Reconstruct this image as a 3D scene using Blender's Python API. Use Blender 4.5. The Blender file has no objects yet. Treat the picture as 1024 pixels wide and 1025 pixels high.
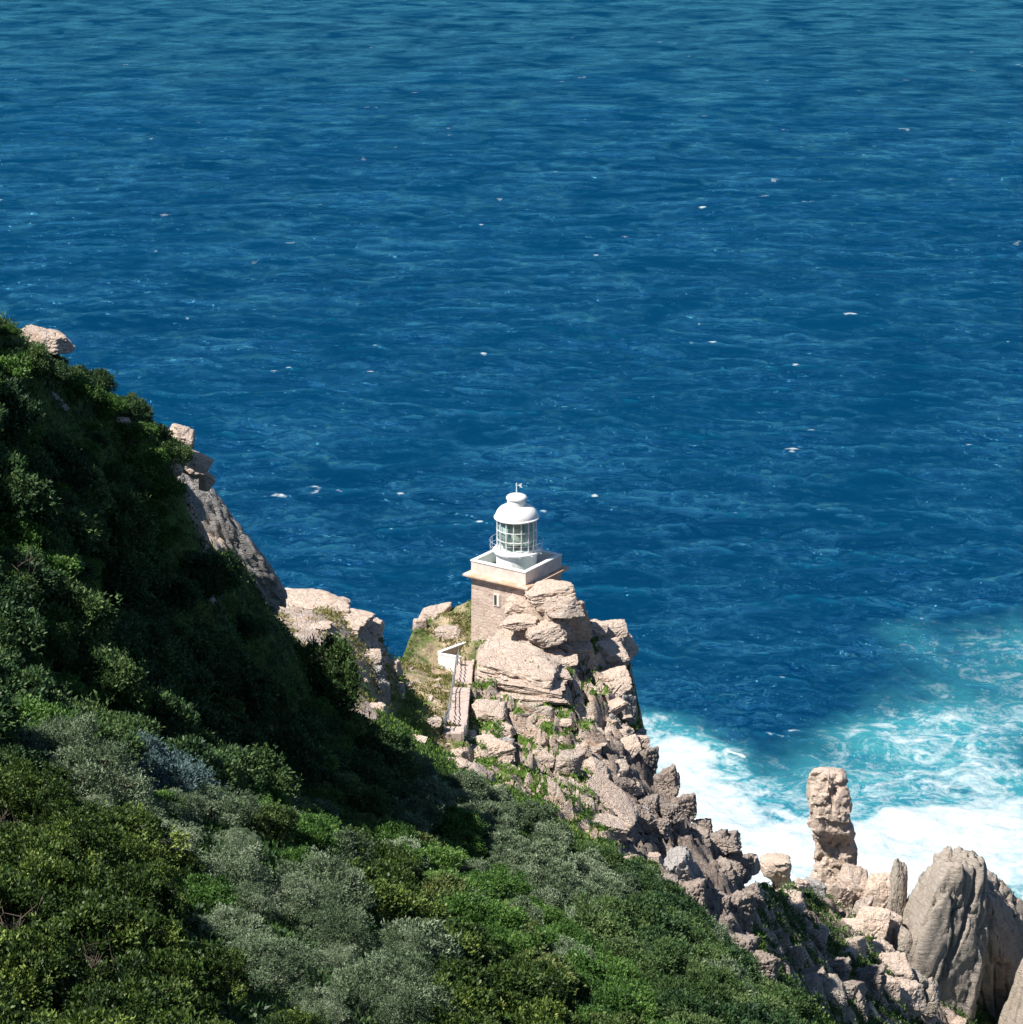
import bpy, bmesh, math, random
import numpy as np
from mathutils import Vector, Matrix

random.seed(7)
RNG = np.random.default_rng(11)
SC = bpy.context.scene
COL = SC.collection
R = math.radians

# ---------------------------------------------------------------- camera, sky, sun, exposure
CAM = np.array([0.0, 0.0, 150.0])
PITCH = R(17.75)
FPX = 2200.0
cam_data = bpy.data.cameras.new("camera")
cam_data.sensor_width = 36.0
cam_data.sensor_fit = 'HORIZONTAL'
cam_data.lens = 36.0 * FPX / 1024.0
cam_data.clip_start = 0.5
cam_data.clip_end = 60000.0
cam = bpy.data.objects.new("camera", cam_data)
cam.location = CAM
cam.rotation_euler = (R(90) - PITCH, 0, 0)
COL.objects.link(cam)
SC.camera = cam

SUN_AZ = R(240.0)      # compass-like, clockwise from +Y: where the sun stands
SUN_EL = R(54.0)
SUN_DIR = Vector((math.sin(SUN_AZ) * math.cos(SUN_EL), math.cos(SUN_AZ) * math.cos(SUN_EL), math.sin(SUN_EL)))
world = bpy.data.worlds.new("World")
SC.world = world
world.use_nodes = True
nt = world.node_tree
sky = nt.nodes.new('ShaderNodeTexSky')
sky.sky_type = 'NISHITA'
sky.sun_disc = False
sky.sun_elevation = SUN_EL
sky.sun_rotation = SUN_AZ
sky.air_density = 1.0
sky.dust_density = 0.0
sky.ozone_density = 4.0
nt.links.new(sky.outputs[0], nt.nodes['Background'].inputs[0])
nt.nodes['Background'].inputs[1].default_value = 0.06
sun_data = bpy.data.lights.new("sun", 'SUN')
sun_data.energy = 5.0
sun_data.angle = R(0.5)
sun_data.color = (1.0, 0.95, 0.87)
sun = bpy.data.objects.new("sun", sun_data)
sun.rotation_euler = SUN_DIR.to_track_quat('Z', 'Y').to_euler()
sun.location = (-80, -80, 260)
COL.objects.link(sun)
SC.view_settings.view_transform = 'Standard'
SC.view_settings.look = 'None'
SC.view_settings.gamma = 1.0
SC.view_settings.exposure = 0.78
SC.render.engine = 'CYCLES'
SC.cycles.use_denoising = True
SC.cycles.max_bounces = 6
SC.cycles.transparent_max_bounces = 8
SC.cycles.caustics_reflective = False
SC.cycles.caustics_refractive = False

# ---------------------------------------------------------------- helpers
CP, SP = math.cos(PITCH), math.sin(PITCH)

def at(px, py, Y):
    """world point seen at photo pixel (px,py) at forward distance Y"""
    a = (px - 512.0) / FPX
    b = (512.5 - py) / FPX
    d = np.array([a, CP + b * SP, -SP + b * CP])
    return CAM + d * (Y / d[1])

def mpp(p):
    """metres per photo pixel at world point p"""
    return ((p[1] - CAM[1]) * CP - (p[2] - CAM[2]) * SP) / FPX

def tag(o, label=None, cat=None, group=None, kind=None):
    if label: o["label"] = label
    if cat: o["category"] = cat
    if group: o["group"] = group
    if kind: o["kind"] = kind
    return o

def empty(name, loc, rz=0.0):
    o = bpy.data.objects.new(name, None)
    o.location = loc
    o.rotation_euler = (0, 0, rz)
    o.empty_display_size = 0.3
    COL.objects.link(o)
    return o

def mesh_np(name, verts, faces, mats, parent=None, smooth=False, link=True):
    """faces: int array (n,3) or (n,4), or python list"""
    me = bpy.data.meshes.new(name)
    verts = np.asarray(verts, dtype=np.float32)
    if isinstance(faces, np.ndarray):
        k = faces.shape[1]
        me.vertices.add(len(verts))
        me.vertices.foreach_set("co", verts.ravel())
        me.loops.add(faces.size)
        me.loops.foreach_set("vertex_index", faces.astype(np.int32).ravel())
        me.polygons.add(len(faces))
        me.polygons.foreach_set("loop_start", np.arange(0, faces.size, k, dtype=np.int32))
        me.polygons.foreach_set("loop_total", np.full(len(faces), k, dtype=np.int32))
        me.update(calc_edges=True)
    else:
        me.from_pydata([tuple(map(float, v)) for v in verts], [], faces)
        me.update()
    for m in (mats if isinstance(mats, (list, tuple)) else [mats]):
        me.materials.append(m)
    if smooth:
        me.polygons.foreach_set("use_smooth", np.ones(len(me.polygons), dtype=bool))
    o = bpy.data.objects.new(name, me)
    if parent is not None: o.parent = parent
    if link: COL.objects.link(o)
    return o

def set_attr(o, name, arr):
    a = o.data.attributes.new(name, 'FLOAT', 'POINT')
    a.data.foreach_set("value", np.asarray(arr, dtype=np.float32).ravel())

# gradient noise in numpy ------------------------------------------------
_perm = np.random.default_rng(5).permutation(256).astype(np.int64)
_perm = np.concatenate([_perm, _perm, _perm])
_grad = np.random.default_rng(6).normal(size=(256, 3)); _grad /= np.linalg.norm(_grad, axis=1)[:, None]

def pnoise(p):
    p = np.asarray(p, dtype=np.float64)
    i = np.floor(p).astype(np.int64); f = p - i; i &= 255
    u = f * f * f * (f * (f * 6 - 15) + 10)
    out = 0
    for dx in (0, 1):
        wx = u[..., 0] if dx else 1 - u[..., 0]
        for dy in (0, 1):
            wy = u[..., 1] if dy else 1 - u[..., 1]
            for dz in (0, 1):
                wz = u[..., 2] if dz else 1 - u[..., 2]
                h = _perm[_perm[_perm[i[..., 0] + dx] + i[..., 1] + dy] + i[..., 2] + dz]
                g = _grad[h]
                d = g[..., 0] * (f[..., 0] - dx) + g[..., 1] * (f[..., 1] - dy) + g[..., 2] * (f[..., 2] - dz)
                out = out + wx * wy * wz * d
    return out * 1.6

def fbm(p, oct=4, lac=2.03, gain=0.5, ridged=False):
    p = np.asarray(p, dtype=np.float64)
    s = 0; a = 1.0; t = 0
    for k in range(oct):
        n = pnoise(p * lac ** k + 17.3 * k)
        if ridged: n = 1 - 2 * np.abs(n)
        s = s + a * n; t += a; a *= gain
    return s / t

def worley(p):
    """F1, F2 distances and the cell's random value"""
    p = np.asarray(p, dtype=np.float64)
    i = np.floor(p).astype(np.int64)
    f1 = np.full(p.shape[:-1], 9.0); f2 = f1.copy(); cid = np.zeros(p.shape[:-1])
    for dx in (-1, 0, 1):
        for dy in (-1, 0, 1):
            for dz in (-1, 0, 1):
                c = i + np.array([dx, dy, dz]); m = c & 255
                h = _perm[_perm[_perm[m[..., 0]] + m[..., 1]] + m[..., 2]]
                q = c + np.stack([h / 256.0, _perm[h + 31] / 256.0, _perm[h + 77] / 256.0], -1)
                d = np.sqrt(((q - p) ** 2).sum(-1))
                new = d < f1
                f2 = np.where(new, f1, np.minimum(f2, d)); cid = np.where(new, h / 256.0, cid); f1 = np.where(new, d, f1)
    return f1, f2, cid

def sstep(a, b, x):
    t = np.clip((x - a) / (b - a), 0, 1)
    return t * t * (3 - 2 * t)

def poly_sd(poly, x, y):
    """signed distance to a plan polygon, positive outside"""
    poly = np.asarray(poly, dtype=np.float64)
    d2 = np.full(x.shape, 1e18); inside = np.zeros(x.shape, dtype=bool)
    n = len(poly)
    for k in range(n):
        x0, y0 = poly[k]; x1, y1 = poly[(k + 1) % n]
        ex, ey = x1 - x0, y1 - y0
        t = np.clip(((x - x0) * ex + (y - y0) * ey) / max(ex * ex + ey * ey, 1e-9), 0, 1)
        d2 = np.minimum(d2, (x - x0 - t * ex) ** 2 + (y - y0 - t * ey) ** 2)
        if y0 != y1:
            c = ((y0 > y) != (y1 > y)) & (x < (x1 - x0) * (y - y0) / (y1 - y0) + x0)
            inside ^= c
    d = np.sqrt(d2)
    return np.where(inside, -d, d)

# ---------------------------------------------------------------- node material helpers
class NT:
    def __init__(s, name):
        s.m = bpy.data.materials.new(name); s.m.use_nodes = True
        s.t = s.m.node_tree; s.b = s.t.nodes['Principled BSDF']; s.out = s.t.nodes['Material Output']
    def n(s, typ, **kw):
        nd = s.t.nodes.new(typ)
        for k, v in kw.items():
            if k.startswith('i_'):
                key = k[2:]; key = int(key) if key.isdigit() else key.replace('_', ' ')
                if isinstance(v, bpy.types.NodeSocket): s.t.links.new(v, nd.inputs[key])
                else: nd.inputs[key].default_value = v
            else: setattr(nd, k, v)
        return nd
    def l(s, a, b): s.t.links.new(a, b)
    def noise(s, vec, scale, detail=4, rough=0.55, dist=0.0):
        nd = s.n('ShaderNodeTexNoise', i_Scale=scale, i_Detail=detail, i_Roughness=rough, i_Distortion=dist)
        s.l(vec, nd.inputs['Vector']); return nd.outputs['Fac']
    def ramp(s, fac, stops, interp='LINEAR'):
        nd = s.n('ShaderNodeValToRGB'); s.l(fac, nd.inputs[0]); e = nd.color_ramp
        e.interpolation = interp
        while len(e.elements) < len(stops): e.elements.new(0.5)
        for k, (p, c) in enumerate(stops):
            e.elements[k].position = p
            e.elements[k].color = (c, c, c, 1) if isinstance(c, (int, float)) else (*c, 1)
        return nd.outputs[0]
    def mix(s, fac, a, b, mode='MIX'):
        nd = s.n('ShaderNodeMix', data_type='RGBA', blend_type=mode)
        for sock, v in ((nd.inputs[0], fac), (nd.inputs[6], a), (nd.inputs[7], b)):
            if isinstance(v, bpy.types.NodeSocket): s.l(v, sock)
            elif isinstance(v, (int, float)): sock.default_value = v
            else: sock.default_value = (*v, 1)
        return nd.outputs[2]
    def math(s, op, a, b=0.0, c=0.0, clamp=False):
        nd = s.n('ShaderNodeMath', operation=op); nd.use_clamp = clamp
        for k, v in enumerate((a, b, c)):
            if isinstance(v, bpy.types.NodeSocket): s.l(v, nd.inputs[k])
            else: nd.inputs[k].default_value = v
        return nd.outputs[0]
    def attr(s, name): return s.n('ShaderNodeAttribute', attribute_name=name).outputs['Fac']
    def pos(s): return s.n('ShaderNodeNewGeometry').outputs['Position']
    def obj(s): return s.n('ShaderNodeTexCoord').outputs['Object']
    def mapping(s, vec, scale=(1, 1, 1), rot=(0, 0, 0)):
        nd = s.n('ShaderNodeMapping', i_Scale=scale, i_Rotation=rot); s.l(vec, nd.inputs[0]); return nd.outputs[0]
    def bump(s, h, strength=0.5, dist=0.1, normal=None):
        nd = s.n('ShaderNodeBump', i_Strength=strength, i_Distance=dist); s.l(h, nd.inputs['Height'])
        if normal is not None: s.l(normal, nd.inputs['Normal'])
        return nd.outputs[0]
    def set(s, **kw):
        for k, v in kw.items():
            k = k.replace('_', ' ')
            if isinstance(v, bpy.types.NodeSocket): s.l(v, s.b.inputs[k])
            elif isinstance(v, tuple) and len(v) == 3: s.b.inputs[k].default_value = (*v, 1)
            else: s.b.inputs[k].default_value = v
        return s.m
    def rand(s): return s.n('ShaderNodeObjectInfo').outputs['Random']

def rock_nodes(k, vec, world_vec, tint=None):
    """sandstone colour and bump height used for terrain and rocks alike"""
    big = k.noise(vec, 0.35, 5, 0.6)
    base = k.ramp(big, [(0.28, (0.30, 0.255, 0.235)), (0.42, (0.56, 0.42, 0.345)), (0.52, (0.66, 0.54, 0.45)), (0.62, (0.63, 0.46, 0.36)), (0.75, (0.40, 0.365, 0.34))])
    st = k.noise(k.mapping(vec, (0.25, 0.25, 2.6), (0.12, 0.1, 0)), 1.2, 6, 0.65)
    base = k.mix(0.5, base, k.ramp(st, [(0.3, (0.30, 0.25, 0.22)), (0.5, (0.60, 0.50, 0.42)), (0.7, (0.48, 0.36, 0.29))]), 'MIX')
    lich = k.noise(vec, 0.8, 7, 0.68)
    base = k.mix(k.ramp(lich, [(0.545, 0.0), (0.66, 0.62)]), base, (0.52, 0.30, 0.175))
    pale = k.noise(k.mapping(vec, (1, 1, 1), (0.5, 0.2, 1.0)), 1.5, 7, 0.7)
    base = k.mix(k.ramp(pale, [(0.54, 0.0), (0.64, 0.7)]), base, (0.72, 0.66, 0.60))
    grey = k.noise(vec, 2.1, 7, 0.72)
    base = k.mix(k.ramp(grey, [(0.56, 0.0), (0.67, 0.75)]), base, (0.19, 0.18, 0.17))
    fine = k.noise(vec, 8.0, 5, 0.75)
    base = k.mix(0.34, base, k.ramp(fine, [(0.3, (0.42, 0.42, 0.42)), (0.65, (1.0, 1.0, 1.0))]), 'MULTIPLY')
    wv_ = k.n('ShaderNodeTexNoise', i_Scale=0.7, i_Detail=4.0); k.l(vec, wv_.inputs['Vector'])
    cr = []
    for sc_, dist_ in ((0.9, 2.2), (2.4, 0.9)):
        ad_ = k.n('ShaderNodeVectorMath', operation='MULTIPLY_ADD', i_1=(dist_, dist_, dist_)); k.l(wv_.outputs['Color'], ad_.inputs[0]); k.l(k.mapping(vec, (1, 1, 2.2), (0.2, 0.15, 0.4)), ad_.inputs[2])
        vor = k.n('ShaderNodeTexVoronoi', feature='DISTANCE_TO_EDGE', i_Scale=sc_); k.l(ad_.outputs[0], vor.inputs['Vector'])
        vc = k.n('ShaderNodeTexVoronoi', feature='F1', i_Scale=sc_); k.l(ad_.outputs[0], vc.inputs['Vector'])
        sp_ = k.n('ShaderNodeSeparateColor'); k.l(vc.outputs['Color'], sp_.inputs[0])
        cr.append(k.math('ADD', k.math('MULTIPLY', k.ramp(vor.outputs['Distance'], [(0.0, 0.0), (0.06, 1.0)]), 0.22), k.math('MULTIPLY', sp_.outputs[0], 0.35)))
    h = k.math('ADD', k.math('MULTIPLY', st, 1.0), k.math('MULTIPLY', fine, 0.4))
    h = k.math('ADD', h, k.math('ADD', cr[0], k.math('MULTIPLY', cr[1], 0.6)))
    h = k.math('ADD', h, k.math('MULTIPLY', grey, 0.6))
    return base, h

# ================================================================ TERRAIN
# points of the ground, read off the photograph as (pixel x, pixel y, forward distance)
VIS = [
 # foreground slope
 (-60,1060,32),(0,1060,33),(150,1060,34),(300,1060,37),(450,1060,43),(600,1060,53),(720,1060,64),
 (-60,920,38),(0,915,40),(150,915,44),(300,915,52),(450,915,65),(560,925,82),(640,940,98),(700,965,99),(760,1015,95),
 (-40,790,51),(40,785,53),(130,795,57),(230,815,63),(320,838,72),(400,850,84),(440,815,108),(480,800,120),(560,835,126),(620,885,116),
 (500,860,104),(420,880,80),
 # shaded hillside
 (0,334,88),(-60,300,84),(0,450,78),(0,600,70),(0,690,66),(60,740,67),(60,380,93),(100,406,97),(140,424,100),(75,450,88),(60,520,84),(100,620,82),(100,700,79),(120,470,95),(150,520,95),
 (200,640,104),(200,750,88),(150,600,90),(250,700,102),(300,760,98),(350,800,97),(320,720,108),(370,790,108),(400,790,117),(400,745,128),(300,690,122),
 # grey cliff at its end
 (165,432,100),(185,470,102),(205,500,105),(235,545,112),(270,632,120),(240,630,113),(215,560,106),(185,520,101),(255,590,116),
 # sunlit buttress
 (280,612,154),(330,620,155),(378,632,155),(345,690,138),(382,715,146),(300,660,142),(360,660,147),
 # gully and lighthouse slope
 (400,700,168),(395,740,158),(420,740,150),(440,765,147),(405,668,178),(430,640,190),(450,612,199),(465,604,200),
 (430,700,172),(450,735,158),(465,660,187),(462,720,166),(485,680,178),(475,760,150),(480,664,186),(495,668,184),(470,652,188),(448,668,187),
 # crag
 (500,655,184),(515,665,176),(560,680,176),(500,735,166),(560,735,167),(545,600,184),(520,612,185),(560,650,183),(500,640,185),
 (590,630,190),(615,640,189),(570,660,184),(610,690,182),(580,720,172),(600,745,168),(625,740,176),
 (540,790,146),(580,800,146),(600,850,136),(510,790,144),(640,870,132),(560,760,160),
 # shaded flank and its skyline
 (640,752,176),(660,790,171),(640,820,158),(690,830,169),(735,868,167),(700,880,154),(680,900,146),(720,940,140),(690,925,120),(750,960,150),(760,1000,140),(790,1040,135),
 # green slope below, spur to the pinnacles
 (765,890,190),(790,915,205),(800,950,185),(840,990,190),(790,980,170),(850,930,225),(880,960,218),(830,895,245),(895,1010,208),(900,905,240),(970,1110,214),(1040,1110,218),(860,1060,180),(1040,1050,238),(945,1010,228),(985,1040,228),
]
OCC = [  # ground the photograph cannot see
 (-45,72,146),(-60,60,158),(-34,56,142),(-30,40,139),(-40,20,146),(-60,0,150),(-20,15,139),(0,0,146),(20,0,138),(-5,18,137),(0,10,144),
 (22,30,124),(40,20,112),(45,60,88),(60,90,50),(30,80,88),(38,110,66),(60,140,24),(85,160,5),(85,220,6),(75,260,8),(30,262,12),(48,262,14),(62,258,14),
 (-6,206,70),(4,206,74),(12,200,68),(-17,160,85),(-10,165,80),(-24,130,92),
 (90,40,20),(-80,80,150),(-80,30,160),(60,-20,110),(-60,-20,156),(0,-25,146),
]
GP = np.array([at(*v) for v in VIS] + [np.array(v, float) for v in OCC])
_c = 1.2
def _kern(d2): return np.sqrt(d2 + _c * _c)
_A = _kern(((GP[:, None, :2] - GP[None, :, :2]) ** 2).sum(-1)) - np.eye(len(GP)) * 0.35
_Q = np.column_stack([np.ones(len(GP)), GP[:, 0], GP[:, 1]])
_M = np.block([[_A, _Q], [_Q.T, np.zeros((3, 3))]])
_W = np.linalg.solve(_M, np.concatenate([GP[:, 2], np.zeros(3)]))
def base_h(x, y):
    out = _W[-3] + _W[-2] * x + _W[-1] * y
    for k in range(len(GP)):
        out = out + _W[k] * np.sqrt((x - GP[k, 0]) ** 2 + (y - GP[k, 1]) ** 2 + _c * _c)
    return out

# top edge of the land against the sea, in plan
EDGE = [(-95, 82), (-45, 76), *[tuple(at(*v)[:2]) for v in (
 (0,322,90),(60,366,97),(120,404,104),(175,432,106),(215,480,109),(250,545,116),(276,628,123))],
 (-15.5, 138), *[tuple(at(*v)[:2]) for v in ((278,606,155),(330,612,157),(382,628,157),(391,690,150),(392,725,160),(392,672,179),(420,642,192),(446,606,202))],
 (-3.5, 203), (4.5, 203), *[tuple(at(*v)[:2]) for v in ((578,632,193),(622,632,191),(634,700,184),(644,750,178),(682,806,171),(730,856,168),(744,868,168),(768,885,193),(800,896,226),(810,884,250),(870,888,252),(960,890,252),(1040,900,250))],
 (95, 225), (95, -60), (-95, -60)]

GX0, GX1, GY0, GY1, GS = -70.0, 84.0, 14.0, 268.0, 0.28
gx = np.arange(GX0, GX1 + 1e-6, GS); gy = np.arange(GY0, GY1 + 1e-6, GS)
X, Y = np.meshgrid(gx, gy)
H = base_h(X, Y)
P2 = np.stack([X, Y, np.zeros_like(X)], -1)
wob = fbm(P2 * 0.16, 4) * 2.2
SD = poly_sd(EDGE, X, Y)
d_out = np.maximum(SD + wob * 0.25 - 0.3, 0)
H = H - d_out * (3.0 + 0.8 * fbm(P2 * 0.1 + 9, 2))
H = np.maximum(H, -4.0 + 0.5 * fbm(P2 * 0.2 + 40, 2))
slope0 = np.hypot(*np.gradient(H, GS))
# where bare rock shows, by plan regions
def region(*pts): return [tuple(at(*p)[:2]) for p in pts]
ROCK_REG = [
 region((395,672,178),(420,760,150),(520,800,142),(640,885,128),(690,925,119),(760,1005,140),(745,868,170),(640,745,180),(632,640,192),(560,590,200),(480,600,200),(440,606,201)),
]
CLIFF_REG = region((160,425,102),(180,520,101),(235,640,113),(275,640,124),(245,540,118),(205,470,110))
rk = np.zeros_like(H)
for rg in ROCK_REG: rk = np.maximum(rk, sstep(1.5, -1.5, poly_sd(rg, X, Y)))
cl = sstep(1.2, -0.8, poly_sd(CLIFF_REG, X, Y))
spur = sstep(2.0, -2.0, poly_sd(region((750,880,180),(800,896,232),(1060,890,256),(1060,1060,200),(850,1060,172),(770,1000,142)), X, Y))
rk = np.maximum(rk, cl)
rocky = np.clip(np.maximum(rk, np.maximum(spur, sstep(0.2, 2.5, SD))), 0, 1)
GRASS_REG = region((392,668,178),(396,745,160),(450,770,146),(466,715,167),(478,664,186),(470,604,200),(444,604,202))
lit_grass = np.maximum(sstep(2, -2, poly_sd(GRASS_REG, X, Y)), sstep(1.5, -1.5, poly_sd([(-20,128),(-9,128),(-9,158),(-20,158)], X, Y)))
rocky = rocky * (1 - 0.85 * lit_grass * sstep(1.5, -0.5, SD))
# rock relief: ledges, blocks and joints
rm = (rocky > 0.02) & (SD < 14)
xr, yr, hr = X[rm], Y[rm], H[rm]; wr_ = wob[rm]
q3 = np.stack([xr, yr, hr], -1); wj = fbm(q3 * 0.5 + 50, 3)
blk = np.zeros_like(H); tot = 0
for fq, am, ck in ((0.30, 1.9, 0.9), (0.75, 0.95, 0.5), (1.7, 0.42, 0.22)):
    f1, f2, cid = worley(np.stack([xr * fq + 0.35 * wj, yr * fq - 0.35 * wj, hr * fq * 0.7], -1))
    tot = tot + (cid - 0.5) * am - sstep(0.13, 0.0, f2 - f1) * ck
blk[rm] = tot
H = H + rocky * (1 - 0.35 * spur) * (blk + fbm(P2 * 1.1, 3) * 0.35) + (1 - rocky) * (fbm(P2 * 0.22 + 3, 3) * 0.55 + fbm(P2 * 0.9, 2) * 0.12)
gyv, gxv = np.gradient(H, GS)
SLOPE = np.hypot(gxv, gyv)

def ground_z(x, y):
    fx = np.clip((np.asarray(x) - GX0) / GS, 0, len(gx) - 1.001); fy = np.clip((np.asarray(y) - GY0) / GS, 0, len(gy) - 1.001)
    i = fx.astype(int); j = fy.astype(int); u = fx - i; v = fy - j
    return (H[j, i] * (1 - u) + H[j, i + 1] * u) * (1 - v) + (H[j + 1, i] * (1 - u) + H[j + 1, i + 1] * u) * v

def grid_at(A, x, y):
    i = np.clip(np.rint((np.asarray(x) - GX0) / GS).astype(int), 0, len(gx) - 1)
    j = np.clip(np.rint((np.asarray(y) - GY0) / GS).astype(int), 0, len(gy) - 1)
    return A[j, i]

_T = np.arange(20.0, 262.0, 0.15)
def hit(px, py, up=0.0):
    """first ground point on the photo's ray through (px,py)"""
    d = at(px, py, 1.0) - CAM
    p = CAM + d[None, :] * _T[:, None]
    ok = (p[:, 2] <= ground_z(p[:, 0], p[:, 1]) + up) & (p[:, 0] > GX0) & (p[:, 0] < GX1) & (p[:, 1] > GY0)
    k = int(np.argmax(ok))
    return p[k] if ok.any() else None

k = NT("ground_cover_and_rock")
vec = k.pos()
rc, rh = rock_nodes(k, vec, vec)
g1 = k.noise(vec, 0.55, 5, 0.6); g2 = k.noise(vec, 3.2, 5, 0.65)
dark = k.ramp(g2, [(0.3, (0.008, 0.016, 0.006)), (0.7, (0.03, 0.055, 0.014))])
fresh = k.ramp(g2, [(0.32, (0.035, 0.075, 0.012)), (0.55, (0.10, 0.17, 0.03)), (0.75, (0.20, 0.24, 0.07))])
dry = k.ramp(g2, [(0.3, (0.20, 0.17, 0.09)), (0.55, (0.40, 0.31, 0.21)), (0.75, (0.54, 0.42, 0.32))])
fresh_m = k.mix(k.ramp(g1, [(0.32, 0.0), (0.50, 1.0)]), fresh, dry)
gcol = k.mix(k.attr("lit_grass"), k.mix(k.ramp(g1, [(0.4, 0.0), (0.65, 0.8)]), dark, fresh), fresh_m)
gcol_slope = k.mix(k.attr("crag_grass"), gcol, fresh)
mask_n = k.math('ADD', k.attr("rock"), k.math('MULTIPLY', k.math('SUBTRACT', g1, 0.5), 0.5))
mask = k.ramp(mask_n, [(0.42, 0.0), (0.55, 1.0)])
rc = k.mix(k.math("MULTIPLY", k.attr("shade_tint"), 0.72), rc, k.ramp(g2, [(0.3, (0.11, 0.093, 0.087)), (0.7, (0.29, 0.245, 0.22))]))  # flank's half-shade put into the rock colour, weaker on the spur
col = k.mix(mask, gcol_slope, rc)
hh = k.math('ADD', k.math('MULTIPLY', rh, mask), k.math('MULTIPLY', g2, 0.6))
M_GROUND = k.set(Base_Color=col, Roughness=0.95, Specular_IOR_Level=0.15, Normal=k.bump(hh, 0.9, 0.35))

steep = sstep(1.0, 1.9, SLOPE)
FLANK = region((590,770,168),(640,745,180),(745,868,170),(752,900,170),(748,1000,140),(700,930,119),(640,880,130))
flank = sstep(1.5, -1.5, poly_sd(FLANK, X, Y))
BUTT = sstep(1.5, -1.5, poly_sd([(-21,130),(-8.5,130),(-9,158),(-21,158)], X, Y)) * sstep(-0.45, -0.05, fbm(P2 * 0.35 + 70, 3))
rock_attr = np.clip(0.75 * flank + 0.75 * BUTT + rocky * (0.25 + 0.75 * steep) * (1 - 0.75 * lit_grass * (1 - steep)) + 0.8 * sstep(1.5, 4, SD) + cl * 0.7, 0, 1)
crag_grass = np.clip(rocky, 0, 1) * (1 - lit_grass) * (1 - 0.85 * spur)
rock_attr = np.clip(rock_attr * (1 - 0.55 * spur) + spur * sstep(-0.1, 0.35, fbm(P2 * 0.14 + 30, 4)) * 0.7, 0, 1)
nx, ny = len(gx), len(gy)
idx = np.arange(nx * ny).reshape(ny, nx)
quads = np.stack([idx[:-1, :-1], idx[:-1, 1:], idx[1:, 1:], idx[1:, :-1]], -1).reshape(-1, 4)
vz = np.stack([X, Y, H], -1).reshape(-1, 3)
below = (H.ravel()[quads] < -2.5).all(1)
terrain = mesh_np("headland_terrain", vz, quads[~below], M_GROUND, smooth=True)
set_attr(terrain, "shade_tint", np.clip(flank + 0.5 * spur, 0, 1)); set_attr(terrain, "rock", rock_attr); set_attr(terrain, "lit_grass", lit_grass); set_attr(terrain, "crag_grass", crag_grass)
tag(terrain, "steep green and rocky headland falling to the sea", kind="structure")

# ================================================================ SEA
def sea_pt(px, py):
    d = at(px, py, 1.0) - CAM
    return (CAM + d * (-CAM[2] / d[2]))[:2]

dense = np.arange(-17.5, 17.5001, math.degrees(1.35 / FPX))
ang = np.concatenate([np.arange(-180, -30, 5.0), np.arange(-30, -17.6, 0.4), dense, np.arange(17.9, 30, 0.4), np.arange(30, 180.1, 5.0)])
rad = [110.0]
while rad[-1] < 2600: rad.append(rad[-1] + max(0.35, rad[-1] ** 2 * 1.35 / (FPX * 150.0)))
while rad[-1] < 40000: rad.append(rad[-1] * 1.12)
rad = np.concatenate([[0.0, 60.0], rad])
A_, R_ = np.meshgrid(np.radians(ang), rad)
SX = R_ * np.sin(A_); SY = R_ * np.cos(A_)
near = (R_ > 100) & (R_ < 6000) & (np.abs(A_) < R(31))
qx = SX[near]; qy = SY[near]; qr = R_[near]
step = np.maximum(0.35, qr ** 2 * 1.35 / (FPX * 150.0))
dz = np.zeros_like(qx); ddx = np.zeros_like(qx); ddy = np.zeros_like(qx); jac = np.zeros_like(qx)
wr = np.random.default_rng(21)
NW = 100
for q in range(NW):
    lam = 1.6 * (34.0 / 1.6) ** ((q + wr.random()) / NW)
    th = R(-97) + wr.normal() * R(30) * (1.4 if lam < 9 else 0.9)
    kx, ky = math.cos(th) * 2 * math.pi / lam, math.sin(th) * 2 * math.pi / lam
    sl = 0.030 * (0.8 + 0.4 * wr.random()) * (1.0 if lam < 20 else 0.6)
    amp = sl * lam / (2 * math.pi)
    # rows are spaced in depth, so short waves fade out where the mesh cannot carry them
    fade = np.clip((lam / np.maximum(step * abs(math.sin(th)) + 0.0006 * qr, 1e-3) - 2.6) / 2.5, 0, 1)
    ph = kx * qx + ky * qy + wr.random() * 6.283
    s, c = np.sin(ph), np.cos(ph)
    a = amp * fade
    dz += a * c
    ddx -= a * s * kx / math.hypot(kx, ky); ddy -= a * s * ky / math.hypot(kx, ky)
    jac += sl * c * fade
gust = fbm(np.stack([qx * 0.004, qy * 0.004, np.zeros_like(qx)], -1), 3)
amp_l = np.clip(1.0 + 0.5 * gust, 0.5, 1.5)
Z = np.zeros_like(SX); Z[near] = dz * amp_l
OX = SX.copy(); OY = SY.copy()
OX[near] += ddx * 0.5 * amp_l; OY[near] += ddy * 0.5 * amp_l
# whitecaps: where crests pinch, in gusty patches
capn = fbm(np.stack([qx * 0.018, qy * 0.03, np.full_like(qx, 3.3)], -1), 3)
capf = fbm(np.stack([qx * 0.22, qy * 0.22, np.full_like(qx, 7.7)], -1), 3)
cap = sstep(0.36, 0.78, 0.95 * jac * amp_l + 0.62 * capn + 0.50 * capf - 0.02)
far_ = fbm(np.stack([qx * 0.085, qy * 0.05, np.full_like(qx, 9.1)], -1), 4)
cap = np.maximum(cap, 0.62 * sstep(0.40, 0.56, far_ + 0.12 * capf + 0.12 * capn) * sstep(520, 800, qr) * sstep(2200, 1500, qr))
foam = np.zeros_like(SX); foam[near] = cap
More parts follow.
